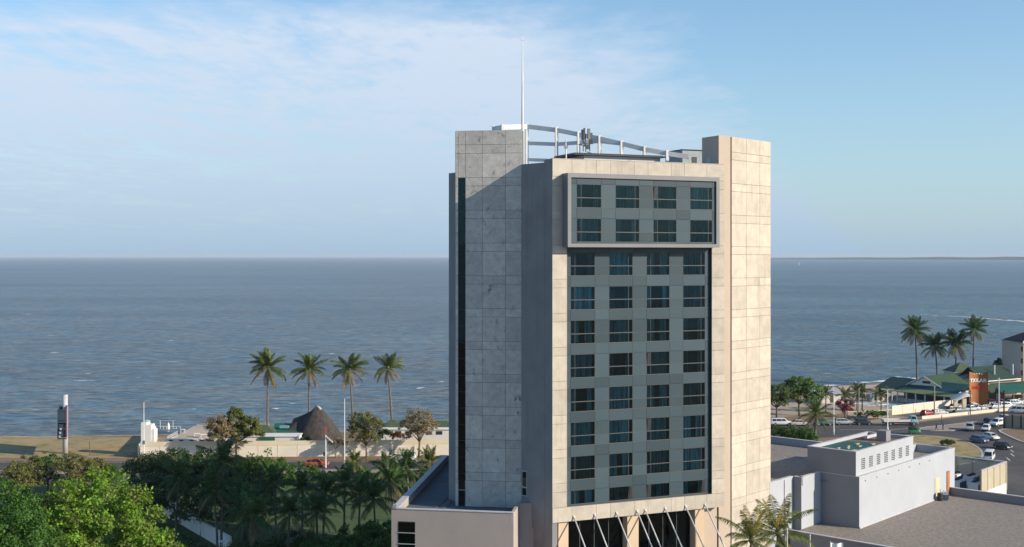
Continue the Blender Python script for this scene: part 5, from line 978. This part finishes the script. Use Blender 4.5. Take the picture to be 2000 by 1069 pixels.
def truck(label, pos, heading, cabm, bed, L_=7.6, cage=False, s=1.0):
    t = thing('truck', label, 'truck', (pos[0], pos[1], .012), heading); X = L_ / 2
    c = MB().add([(X - 1.7, -.95, .75), (X - .05, -.95, .75), (X - .05, .95, .75), (X - 1.7, .95, .75), (X - 1.65, -.86, 2.35), (X - .45, -.86, 2.35), (X - .45, .86, 2.35), (X - 1.65, .86, 2.35)], FF); part('cab', bevel_mesh(c, 'cab', .07), t, cabm)
    fr_ = c.v
    for nm, f in (('windscreen', (1, 2, 6, 5)), ('side_window', (0, 1, 5, 4)), ('side_window', (2, 3, 7, 6))):
        q, nn = inset([fr_[i] for i in f], .1, .12, .5, .1); MB().add(q + [tuple(Vector(v) - nn * 1.5) for v in q], ((0, 1, 2, 3), (7, 6, 5, 4), (0, 4, 5, 1), (1, 5, 6, 2), (2, 6, 7, 3), (3, 7, 4, 0))).build(nm, CARGL, t, local=True)
    MB().bb(-X, X - .3, -.45, .45, .55, .85).build('chassis', BLACK, t, local=True); b = MB(); x1 = X - 1.85
    b.bb(-X, x1, -1.05, 1.05, .92, 1.02); b.bb(-X, x1, -1.05, -.99, 1.02, 1.5); b.bb(-X, x1, .99, 1.05, 1.02, 1.5); b.bb(-X, -X + .06, -.99, .99, 1.02, 1.5); b.bb(x1 - .06, x1, -.99, .99, 1.02, 1.6); b.build('load_bed', bed, t, local=True)
    if cage:
        for sd in (-1, 1):
            for k in range(5): MB().tube([(-X + .1 + k * (x1 + X - .2) / 4, sd * 1.0, 1.5), (-X + .1 + k * (x1 + X - .2) / 4, sd * 1.0, 2.75)], .035, 6).build('cage_post', BLACK, t, local=True)
            for z in (1.95, 2.35, 2.75): MB().tube([(-X, sd * 1.0, z), (x1, sd * 1.0, z)], .03, 6).build('cage_rail', BLACK, t, local=True)
    for x in (X - 1.0, -X + 1.6):
        for sd in (-1, 1): w = part('wheel', MB().tube([(0, -.14, 0), (0, .14, 0)], .43, 16).mesh('wheel'), t, TYRE, (x, sd * .85, .43)); part('rim', MB().tube([(0, -.155, 0), (0, .155, 0)], .24, 12).mesh('rim'), w, RIM)
    for sd in (-1, 1): part('headlight', MB().box((0, 0, 0), (.06, .3, .2)).mesh('headlight'), t, HLIGHT, (X - .03, sd * .68, .95))
    MB().box((X - .02, 0, .62), (.12, 1.9, .26)).build('bumper', WPAINT, t, local=True); return t
truck('flatbed truck with pale blue cab and white sides on the avenue', G(1757, 831), H(2), PAINTS['truckblue'], pm('bed_white', (.62, .60, .56), rough=.6), 8.2)
truck('white truck with open cage bed driving past the cream wall', G(787, 905), H(2), PAINTS['white'], pm('bed_white', (.62, .60, .56)), 5.4, True)
tk = thing('auto_rickshaw', 'green three-wheeled auto rickshaw with dark hood on the avenue', 'auto rickshaw', (*G(1786, 848), .012), H(-8))
part('body', bevel_mesh(MB().add(frustum(-1.3, 1.25, .62, .35, -1.25, .9, .62, .95), FF), 'body', .07), tk, PAINTS['green']); part('hood', bevel_mesh(MB().add(frustum(-1.3, .75, .64, .97, -1.15, .35, .56, 1.78), FF), 'hood', .08), tk, BLACK)
part('nose', bevel_mesh(MB().add(frustum(.85, 1.4, .4, .4, .7, 1.05, .32, 1.15), FF), 'nose', .06), tk, PAINTS['green']); MB().box((.62, 0, 1.35), (.03, .95, .55)).build('windscreen', CARGL, tk, local=True)
for x, y in ((1.15, 0), (-.8, -.6), (-.8, .6)): w = part('wheel', MB().tube([(0, -.06, 0), (0, .06, 0)], .26, 14).mesh('wheel'), tk, TYRE, (x, y, .26)); part('rim', MB().tube([(0, -.07, 0), (0, .07, 0)], .14, 10).mesh('rim'), w, RIM)

# people (one continuous skinned body each)
def person(label, pos, rz, cloth, stride=.25, h=1.75):
    k = h / 1.75; V = [(0, 0, .95), (0, 0, 1.2), (0, 0, 1.42), (0, 0, 1.52), (.02, 0, 1.66), (0, .18, 1.40), (stride * .5, .24, 1.14), (stride * 1.1, .22, .92), (0, -.18, 1.40), (-stride * .5, -.24, 1.14), (-stride * .8, -.22, .9), (0, .09, .9), (-stride * .3, .1, .5), (-stride * 1.0, .1, .09), (-stride * 1.0 + .14, .1, .04), (0, -.09, .9), (stride * .7, -.1, .5), (stride * .9, -.1, .09), (stride * .9 + .15, -.1, .04)]
    E = [(0, 1), (1, 2), (2, 3), (3, 4), (2, 5), (5, 6), (6, 7), (2, 8), (8, 9), (9, 10), (0, 11), (11, 12), (12, 13), (13, 14), (0, 15), (15, 16), (16, 17), (17, 18)]
    rad = [.16, .15, .16, .06, .105, .075, .055, .04, .075, .055, .04, .1, .075, .05, .04, .1, .075, .05, .04]
    me = bpy.data.meshes.new('person'); me.from_pydata([(x * k, y * k, z * k) for x, y, z in V], E, []); o = bpy.data.objects.new('person', me); COL.objects.link(o); me.materials.append(cloth)
    o.location = (pos[0], pos[1], .13); o.rotation_euler = (0, 0, rz); md = o.modifiers.new('skin', 'SKIN'); o.modifiers.new('sub', 'SUBSURF').levels = 1; o.modifiers['sub'].render_levels = 1
    for i, r_ in enumerate(rad): me.skin_vertices[0].data[i].radius = (r_ * k, r_ * k)
    me.skin_vertices[0].data[0].use_root = True; tag(o, label, 'person')
    skin = pm('skin_brown', (.10, .055, .035), rough=.6)
    for nm, c, r_, mt in (('face', (.035, 0, 1.655), .088, skin), ('hair', (-.012, 0, 1.70), .10, BLACK)):
        MB().lathe((c[0] * k, c[1], (c[2] - r_) * k), [(r_ * .15, 0), (r_ * .7, r_ * .3), (r_, r_), (r_ * .75, r_ * 1.65), (r_ * .15, r_ * 2.0)], 10).build(nm, mt, o, smooth=True, local=True)
    return o
person('person in blue overalls walking on the splitter island, left of the pair', G(1829, 842.5), R(180), BLUEP, .25)
person('person in blue overalls walking on the splitter island, right of the pair', G(1842, 841.5), R(150), BLUEP, .15)
person('person in red standing by the white gate behind the car park wall', G(1829, 797), R(-60), REDP, .05)
person('person in red standing among the parked cars', G(1947, 797), R(-90), REDP, .05)

# ================================================================ RIGHT COMPOUND
cw_ = thing('car_park_wall', 'tall cream panelled wall between the pool and the car park', 'wall', (*G(1810, 803), 0))
A, B = Vector(G(1742, 811)), Vector(G(1865, 797)); n = 6; ang = math.atan2((B - A).y, (B - A).x); L_ = (B - A).length / n
for i in range(n):
    c = A.lerp(B, (i + .5) / n); piece('wall_panel', pm('wall_warm_white', (.66, .59, .49), (.60, .53, .43), .3, .9), cw_, (c.x, c.y, 1.1), (L_ - .3, .2, 2.2), ang); piece('coping', WPAINT, cw_, (c.x, c.y, 2.25), (L_, .3, .1), ang); c = A.lerp(B, i / n); piece('post', CREAM, cw_, (c.x, c.y, 1.1), (.3, .32, 2.2), ang)
pw = thing('pool_front_wall', 'pale wall with wire gate in front of the pool terrace', 'wall', (*G(1700, 817), 0))
A, B = Vector(G(1655, 819)), Vector(G(1742, 815)); ang = math.atan2((B - A).y, (B - A).x); c = (A + B) / 2; piece('wall', pm('wall_grey_cream', (.30, .27, .23), rough=.9), pw, (c.x, c.y, .9), ((B - A).length, .25, 1.8), ang); piece('coping', CREAM, pw, (c.x, c.y, 1.85), ((B - A).length, .35, .1), ang)
for k in range(6): q = A.lerp(B, .86 + k * .027); piece('gate_bar', GALV, pw, (q.x, q.y - .2, .95), (.05, .05, 1.7), ang)
lw = thing('low_kerb_wall', 'low cream wall along the pavement in front of the car park', 'wall', (*G(1890, 809), 0))
A, B = Vector(G(1800, 820)), Vector(G(1971, 802.5)); n = 9; ang = math.atan2((B - A).y, (B - A).x); L_ = (B - A).length / n
for i in range(n): c = A.lerp(B, (i + .5) / n); piece('wall_section', pm('wall_warm_white', (.66, .59, .49)), lw, (c.x, c.y, .42), (L_ - .04, .3, .75), ang); piece('coping', CREAM, lw, (c.x, c.y, .82), (L_, .38, .06), ang)
for nm, px, py, rx, ry in (('pool', 1700, 790, 4.4, 1.9), ('pool', 1765, 793, 6.5, 4.0)):
    X, D = G(px, py); sheet(nm, [(X + rx * math.cos(t * .3142), D + ry * math.sin(t * .3142)) for t in range(20)], .05, POOLW)
    mb = MB()
    for t in range(20):
        a = Vector((X + (rx + .25) * math.cos(t * .3142), D + (ry + .25) * math.sin(t * .3142))); b = Vector((X + (rx + .25) * math.cos((t + 1) * .3142), D + (ry + .25) * math.sin((t + 1) * .3142))); c = (a + b) / 2; mb.box((c.x, c.y, .06), ((b - a).length + .1, .5, .14), math.atan2((b - a).y, (b - a).x))
    mb.build('pool_edge', WPAINT, bpy.data.objects[nm] if nm == 'pool' and 'pool.001' not in bpy.data.objects else bpy.data.objects['pool.001'])
# verandah building with long pale green roof
VF = Frame((PX(1751, 327), 327.0), (10.3, -15.4)); VL = 18.5
ver = thing('verandah_building', 'long verandah with pale green roof and white posts beside the pool', 'building', (*VF.xy(9, -3), 0))
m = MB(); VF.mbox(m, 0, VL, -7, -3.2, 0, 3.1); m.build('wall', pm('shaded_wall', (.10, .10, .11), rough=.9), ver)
def slope(fr, name, mat, s0, s1, o0, z0, o1, z1, parent, th=.12):
    P = [fr.pt(s0, o0, z0), fr.pt(s1, o0, z0), fr.pt(s1, o1, z1), fr.pt(s0, o1, z1)]; Q_ = [(x, y, z - th) for x, y, z in P]
    return MB().add(P + Q_, ((0, 1, 2, 3), (7, 6, 5, 4), (0, 4, 5, 1), (1, 5, 6, 2), (2, 6, 7, 3), (3, 7, 4, 0))).build(name, mat, parent)
slope(VF, 'verandah_roof', pm('pale_green_roof', (.17, .21, .10), (.14, .175, .08), .4, .8), -.5, VL + .8, .4, 2.9, -3.6, 3.7, ver)
slope(VF, 'main_roof', BLUEROOF, -1, VL - 1.5, -3.4, 3.75, -9, 5.6, ver); slope(VF, 'back_roof', GRNROOF2, -8, VL - 4, -9, 5.6, -14, 3.6, ver)
slope(VF, 'side_roof', GRNROOF2, -9, -1, -2.2, 3.1, -9, 5.5, ver)
for i in range(7): p = VF.pt(.3 + i * 3, 0, 1.42); piece('post', WPAINT, ver, p, (.3, .3, 2.84), VF.rz)
VF.piece('balustrade', pm('grey_white', (.40, .42, .45), rough=.8), ver, 0, VL, -.3, -.15, 0, 1.1)
# gabled hall
GF = Frame((PX(1838, 322), 322), (.80, .6)); gh = thing('gabled_hall', 'large hall with dark green gable roof and white barge boards left of the sign', 'building', (*GF.xy(6, -4), 0))
m = MB(); GF.mbox(m, 0, 13, -10, 0, 0, 4.4); m.build('wall', pm('grey_blue_wall', (.36, .40, .46), rough=.85), gh)
Z0, ZR = 4.3, 7.1
slope(GF, 'roof_slope', GRNROOF2 if False else pm('mid_green_roof', (.035, .075, .03), (.028, .062, .026), .4, .75), -.4, 13.4, .7, Z0, -5, ZR, gh); slope(GF, 'roof_slope', GRNROOF2, -.4, 13.4, -10.7, Z0, -5, ZR, gh)
MB().add([GF.pt(-.02, 0, 4.4), GF.pt(-.02, -10, 4.4), GF.pt(-.02, -5, ZR - .15), GF.pt(.1, 0, 4.4), GF.pt(.1, -10, 4.4), GF.pt(.1, -5, ZR - .15)], ((0, 1, 2), (5, 4, 3), (0, 3, 4, 1), (1, 4, 5, 2), (2, 5, 3, 0))).build('gable', WPAINT, gh)
for a, b in (((.7, Z0), (-5, ZR)), ((-10.7, Z0), (-5, ZR))): MB().tube([GF.pt(-.45, a[0], a[1] - .05), GF.pt(-.45, b[0], b[1] - .05)], .14, 4).build('barge_board', WPAINT, gh)
MB().tube([GF.pt(-.4, .75, Z0 - .1), GF.pt(13.4, .75, Z0 - .1)], .16, 4).build('gutter', WPAINT, gh); piece('gable_vent', BLACK, gh, GF.pt(-.06, -4.5, 5.4), (.05, 2.4, .7), GF.rz)
slope(GF, 'lower_roof', GRNROOF2, 0, 13, 2.6, 3.1, .1, 4.1, gh); MB().tube([GF.pt(0, 2.65, 3.0), GF.pt(13, 2.65, 3.0)], .15, 4).build('gutter', WPAINT, gh)
hip_house('hipped_lantern_house', 'small house with hipped green roof and pale band under the palms', PX(1877, 348), 348, 7.4, 6, 6.3, 2.6, .2, pm('pale_blue_wall', (.42, .48, .52), rough=.8), GRNROOF, .08, wins=0)
RF = Frame((PX(1925, 338), 338), (.9, .43)); rh = thing('long_green_hall', 'long dark green roofed hall behind the sign with white gutters', 'building', (*RF.xy(6, -4), 0))
m = MB(); RF.mbox(m, 0, 14, -8, 0, 0, 4.6); m.build('wall', BEIGE, rh); slope(RF, 'roof_slope', GRNROOF2, -2, 12, .8, 4.4, -4.5, 8.2, rh); slope(RF, 'roof_slope', GRNROOF2, -2, 12, -9, 4.6, -4.5, 8.2, rh); MB().tube([RF.pt(-2.5, .9, 4.4), RF.pt(13, .9, 4.6)], .17, 4).build('gutter', WPAINT, rh); slope(RF, 'lower_roof', GRNROOF2, 0, 16, 4.2, 2.6, 1.2, 3.9, rh); MB().tube([RF.pt(4, 4.3, 2.6), RF.pt(16, 4.3, 2.7)], .15, 4).build('gutter', WPAINT, rh)
for s_ in (5.2, 12.5): MB().tube([RF.pt(s_, -1.6, 5), RF.pt(s_, -1.6, 8.6)], .22, 8).build('flue', WPAINT, rh)
kf = thing('roadside_kiosk', 'orange brown kiosk with green roof right of the sign', 'kiosk', (PX(1940, 322), 322, 0)); m = MB().box((PX(1940, 322), 322, 1.6), (5.2, 3, 3.2)).build('wall', pm('kiosk_brown', (.26, .12, .055), rough=.8), kf); MB().box((PX(1937, 322), 320.47, 1.6), (2.6, .05, 2.0)).build('window', pm('green_glass', (.02, .07, .05), rough=.2), kf); MB().add([(PX(1930, 322) - .3, 319.8, 3.3), (PX(1956, 322), 319.8, 3.3), (PX(1956, 322), 324, 5.0), (PX(1930, 322) - .3, 324, 5.0), (PX(1930, 322) - .3, 319.8, 3.2), (PX(1956, 322), 319.8, 3.2), (PX(1956, 322), 324, 4.9), (PX(1930, 322) - .3, 324, 4.9)], ((0, 1, 2, 3), (7, 6, 5, 4), (0, 4, 5, 1), (1, 5, 6, 2), (2, 6, 7, 3), (3, 7, 4, 0))).build('roof', GRNROOF, kf)
for k in range(4): MB().box((PX(1948 + k * 2.4, 320), 320.4, 1.5), (.16, .16, 3.0)).build('post', WPAINT, kf)
sc_ = thing('shade_canopy', 'green canvas canopy over a wooden stall at the right edge', 'canopy', (PX(1978, 320), 320, 0)); X0, X1 = PX(1950, 322), PX(2030, 322)
MB().add([(X0 - 1, 318, 3.6), (X1, 318, 3.3), (X1, 326, 5.0), (X0, 326, 5.0), (X0 - 1, 318, 3.5), (X1, 318, 3.2), (X1, 326, 4.9), (X0, 326, 4.9)], ((0, 1, 2, 3), (7, 6, 5, 4), (0, 4, 5, 1), (1, 5, 6, 2), (2, 6, 7, 3), (3, 7, 4, 0))).build('canvas', TEAL, sc_)
for k in range(5): MB().tube([(X0 + k * 2.6, 318.3, 0), (X0 + k * 2.6, 318.3, 3.4)], .07, 6).build('pole', GALV, sc_)
MB().bb(PX(1980, 320), PX(1995, 320), 319.5, 321, 0, 2.6).build('stall', pm('kiosk_brown', (.26, .12, .055)), sc_)
# beach huts to the left of the pool
bh = thing('beach_shelter', 'small green roofed shelter with white posts by the pool', 'shelter', (*G(1720, 792), 0)); X, D = G(1720, 785); MB().box((X, D, 3.0), (5.4, 4.2, .15)).build('roof', pm('mid_green_roof2', (.075, .12, .05), rough=.8), bh); MB().box((X, D + 1, 1.4), (4.6, 2.2, 2.8)).build('wall', WPAINT, bh)
for k in range(3): MB().box((X - 1.6 + k * 1.6, D - .12, 1.3), (1.0, .05, 1.8)).build('opening', BLACK, bh)
for k in (-1, 1): MB().tube([(X + k * 2.5, D - 1.9, 0), (X + k * 2.5, D - 1.9, 2.95)], .12, 8).build('post', WPAINT, bh)
wp = thing('flat_shelter', 'flat white roofed shelter on posts left of the green one', 'shelter', (*G(1690, 782), 0)); X, D = G(1688, 778); MB().box((X, D, 3.1), (5.4, 2.6, .16)).build('roof', pm('grey_white', (.40, .42, .45)), wp)
for k in (-1, 0, 1): MB().tube([(X + k * 2.4, D - 1.2, 0), (X + k * 2.4, D - 1.2, 3.05)], .1, 8).build('post', WPAINT, wp)
bw_ = thing('beach_bungalow', 'low white bungalow with grey roof behind the trees on the right', 'building', (*G(1612, 786), 0)); X, D = G(1612, 786); MB().box((X, D, 1.4), (7, 5, 2.8)).build('wall', WPAINT, bw_); MB().add([(X - 4, D - 3, 2.8), (X + 4, D - 3, 2.8), (X + 4, D + 3, 3.4), (X - 4, D + 3, 3.4), (X - 4, D - 3, 2.65), (X + 4, D - 3, 2.65), (X + 4, D + 3, 3.25), (X - 4, D + 3, 3.25)], ((0, 1, 2, 3), (7, 6, 5, 4), (0, 4, 5, 1), (1, 5, 6, 2), (2, 6, 7, 3), (3, 7, 4, 0))).build('roof', pm('grey_white', (.40, .42, .45)), bw_)
MB().box((X + 1.2, D - 2.52, 1.2), (1.0, .05, 2.0)).build('door', BARK, bw_)
gt = thing('white_gateway', 'curved white gateway beside the verandah roof', 'gateway', (PX(1876, 308), 308, 0))
mb = MB()
for k in range(9):
    t = k / 8; mb.v += [(PX(1864, 308) + t * 4.2, 307, 2.6 + 1.3 * math.sin(t * 1.7)), (PX(1864, 308) + t * 4.2, 311, 2.9 + 1.4 * math.sin(t * 1.7)), (PX(1864, 308) + t * 4.2, 307, 2.35 + 1.3 * math.sin(t * 1.7)), (PX(1864, 308) + t * 4.2, 311, 2.65 + 1.4 * math.sin(t * 1.7))]
for k in range(8): a = k * 4; mb.f += [(a, a + 4, a + 5, a + 1), (a + 2, a + 3, a + 7, a + 6), (a, a + 2, a + 6, a + 4), (a + 1, a + 5, a + 7, a + 3)]
mb.build('roof', WPAINT, gt, smooth=True); MB().box((PX(1866, 308), 308, 1.4), (.9, .9, 2.8)).build('pier', CREAM, gt); MB().box((PX(1883, 308), 308, 1.6), (.9, .9, 3.2)).build('pier', CREAM, gt)
# the brown sign
SX0, SX1, SD = PX(1893.5, 313), PX(1930, 313), 313.0; sg = thing('roadside_sign', 'tall curved rust brown sign with white lettering above the car park', 'sign', ((SX0 + SX1) / 2, SD, 0))
mb = MB(); n = 16; zt, zb = ZY(726, SD), .2; SW = SX1 - SX0
def arc(t): return (SX0 + SW * t, SD + .9 * math.sin(math.pi * t))
for k in range(n + 1):
    x, y = arc(k / n); dip = .55 * math.sin(math.pi * k / n); mb.v += [(x, y, zb), (x, y, zt - dip), (x, y + .2, zb), (x, y + .2, zt - dip)]
for k in range(n): a = k * 4; mb.f += [(a, a + 4, a + 5, a + 1), (a + 2, a + 3, a + 7, a + 6), (a + 1, a + 5, a + 7, a + 3)]
mb.f += [(0, 1, 3, 2), (n * 4, n * 4 + 2, n * 4 + 3, n * 4 + 1)]; mb.build('panel', SIGNB, sg, smooth=False)
def sign_text(body, size, xc, z, mat, name):
    cu = bpy.data.curves.new(name, 'FONT'); cu.body = body; cu.size = size; cu.align_x = 'CENTER'; cu.extrude = .04; cu.offset = .035; tmp = bpy.data.objects.new('tmp', cu); COL.objects.link(tmp)
    me = bpy.data.meshes.new_from_object(tmp.evaluated_get(bpy.context.evaluated_depsgraph_get())); bpy.data.objects.remove(tmp)
    for v in me.vertices:                                   # bend the letters to the curve of the panel
        X = xc + v.co.x; t = (X - SX0) / SW; y = SD + .9 * math.sin(math.pi * t) - .06 - v.co.z; v.co = Vector((X, y, z + v.co.y)) - Vector(((SX0 + SX1) / 2, SD, 0))
    me.materials.clear(); me.materials.append(mat); o = bpy.data.objects.new(name, me); COL.objects.link(o); o.parent = sg; return o
bpy.context.view_layer.update()
sign_text('TXILAR', 1.3, PX(1911.5, SD), ZY(747, SD), WHITET, 'lettering')
for k in range(8):
    t = .14 + .09 * k; x, y = arc(t + .045); MB().box((x, y - .05, ZY(758, SD)), (.30, .06, .72)).build('red_lettering', REDT, sg)
for k in range(4): x, y = arc(.33 + k * .13); MB().lathe((0, 0, 0), [(.01, 0), (.17, .02), (.17, .06)], 8).build('star', WHITET, sg, local=True).location = (x - (SX0 + SX1) / 2, y - SD - .03, ZY(731.5 - (.8 if k in (1, 2) else 0), SD)); sg.children[-1].rotation_euler = (R(90), 0, 0)
for t in (.1, .9): x, y = arc(t); MB().tube([(x, y + .4, 0), (x, y + .4, zt - .8)], .14, 8).build('post', BLACK, sg)
# beige apartment building at the right edge
bl_ = thing('beige_building', 'plain beige building with dark red roof at the right edge', 'building', (PX(1985, 348), 348, 0)); X0 = PX(1957, 360); X1 = X0 + 18; zt = ZY(669, 352)
MB().bb(X0, X1, 345, 360, 0, zt).build('wall', BEIGE, bl_); MB().bb(X0 - .25, X1, 344.75, 360.2, zt, zt + .3).build('cornice', pm('cornice_cream', (.46, .41, .35), rough=.85), bl_)
MB().add([(X0, 344.9, zt + .3), (X1, 344.9, zt + .3), (X1, 360, zt + .3), (X0, 360, zt + .3), (X0 + 4.0, 351, zt + 2.9), (X1, 351, zt + 2.9), (X1, 354, zt + 2.9), (X0 + 4.0, 354, zt + 2.9)], FF).build('roof', DROOF, bl_); MB().tube([(X0 - .1, 344.9, zt + .35), (X0 + 2.2, 348.2, zt + 1.4), (X0 + 4.0, 351, zt + 3.0)], .22, 6).build('gable_trim', CREAM, bl_)
for r_ in range(4):
    for c_ in range(4): MB().bb(X0 + 5.6 + c_ * 3, X0 + 6.9 + c_ * 3, 344.95, 345.0 - .003, 2.0 + r_ * 3.6, 3.6 + r_ * 3.6).build('window', CARGL, bl_)
for r_ in range(3): MB().bb(X0 - .04, X0 - .003, 345.3, 346.6, 5.2 + r_ * 3.5, 6.7 + r_ * 3.5).build('window', CARGL, bl_)
# beige fence at the corner
cf = thing('corner_fence', 'olive beige panel fence at the junction corner by the dark pole', 'fence', (*G(1980, 838), 0)); A, B = Vector(G(1961, 836.5)), Vector(G(2045, 843)); n = 5; ang = math.atan2((B - A).y, (B - A).x); L_ = (B - A).length / n
for i in range(n): c = A.lerp(B, (i + .5) / n); piece('fence_panel', pm('fence_olive', (.30, .28, .20), (.27, .25, .18), .3, .85), cf, (c.x, c.y, 1.6), (L_ - .3, .12, 2.9), ang); q = A.lerp(B, i / n); piece('post', BLACK, cf, (q.x, q.y, 1.65), (.3, .25, 3.3), ang); piece('plinth', GREYW, cf, (c.x, c.y, .12), (L_, .4, .24), ang)
# poles and lamps on the right
lamp('thin street lamp with dark head right of the trees', G(1628.5, 850), ZY(757, FPX * CAMZ / (850 - HYP)), .0, 1, 'street lamps', r=.11, headm=BLACK)
lamp('double headed white street lamp behind the annex roof hatch', G(1733.5, 846), ZY(762, FPX * CAMZ / (846 - HYP)), .5, 2, 'street lamps', r=.14)
def util(label, foot, ytop, mat, r, nm='utility_pole', extra=None):
    h = ZY(ytop, foot[1]); t = thing(nm, label, 'pole', (foot[0], foot[1], 0), 0, 'poles on the right'); MB().tube([(0, 0, 0), (0, 0, h)], [r, r * .75], 8).build('shaft', mat, t, local=True)
    MB().box((0, 0, h - .3), (r * 3, .1, .12)).build('cross_piece', mat, t, local=True)
    if extra: MB().box((0, -.2, extra), (.6, .1, .5)).build('plate', WPAINT, t, local=True)
CP = pm('pole_concrete', (.36, .32, .27), rough=.9); DP = pm('pole_dark', (.055, .042, .038), rough=.8)
util('thin grey pole standing among the terrace palms', G(1677.5, 818), 758, CP, .13); util('pale concrete pole at the end of the low wall', G(1825, 816), 754, CP, .2); util('thin dark pole in front of the sign', G(1895, 811), 762, DP, .13); util('white pole by the white off-roader', G(1951, 805), 738, WPAINT, .16); util('thick dark pole at the corner of the beige fence', G(1961, 837), 763, DP, .22, extra=None); util('short dark sign post on the kerb in front of the car park', G(1839, 829), 811, DP, .07, 'sign_post')
# flagpoles at the hotel front
for i, (px, yt, D) in enumerate(((1534.5, 980, 116), (1537.5, 1035, 108), (1582, 1047, 110))):
    X = PX(px, D); h = ZY(yt, D); t = thing('flagpole', ['tallest white flagpole behind the near palms', 'white flagpole among the near palm fronds', 'white flagpole right of the near palms'][i], 'flagpole', (X, D, 0), 0, 'flagpoles at the hotel front'); MB().tube([(0, 0, 0), (0, 0, h)], [.07, .045], 8).build('pole', WMET, t, local=True); MB().lathe((0, 0, h), [(.05, 0), (.08, .06), (.02, .13)], 8).build('finial', WMET, t, local=True)
D = 110; X = PX(1622, D); h = ZY(1058, D); t = thing('flag_and_pole', 'flagpole with a white flag below the gravel roof edge', 'flag', (X, D, 0)); MB().tube([(0, 0, 0), (0, 0, h)], .05, 8).build('pole', WMET, t, local=True); mb = MB()
for k in range(11): x = k * .12; y = .1 * math.sin(k * .9); mb.v += [(x, y, h - .15 + .02 * math.sin(k)), (x, y + .02, h - 1.0 - .03 * k)]
for k in range(10): a = 2 * k; mb.f.append((a, a + 2, a + 3, a + 1))
mb.build('flag', pm('flag_cloth', (.78, .78, .78), (.72, .72, .73), 1, .9), t, smooth=True, local=True, fix=False)
# distant sail
D = 5200; X = PX(1561, D); t = thing('sailing_boat', 'tiny white sailing boat near the horizon on the right', 'boat', (X, D, -1)); MB().add([(-3, 0, .2), (3, 0, .2), (2.2, 1, 1.6), (-2.2, 1, 1.6), (2.2, -1, 1.6), (-2.2, -1, 1.6)], ((0, 1, 2, 3), (1, 0, 5, 4), (3, 2, 4, 5), (0, 3, 5), (1, 4, 2))).build('hull', WPAINT, t, local=True); MB().add([(-2.4, 0, 2), (2.4, 0, 2), (-.2, 0, 17), (-2.4, .12, 2), (2.4, .12, 2), (-.2, .12, 17)], ((0, 1, 2), (5, 4, 3), (0, 3, 4, 1), (1, 4, 5, 2), (2, 5, 3, 0))).build('sail', WPAINT, t, local=True)

# ================================================================ HAZE
HAZE = True
if HAZE:
    m = bpy.data.materials.new('haze_air'); m.use_nodes = True; nt = m.node_tree; nt.nodes.remove(nt.nodes['Principled BSDF']); pv = nt.nodes.new('ShaderNodeVolumePrincipled'); pv.inputs['Color'].default_value = (.72, .82, .95, 1); pv.inputs['Density'].default_value = 4e-5; pv.inputs['Anisotropy'].default_value = 0.0
    nt.links.new(pv.outputs[0], nt.nodes['Material Output'].inputs['Volume']); o = MB().bb(-41000, 41000, -900, 70500, -4, 66).build('haze', m); o['kind'] = 'stuff'; o['label'] = 'thin sea haze over the bay'; o['category'] = 'haze'
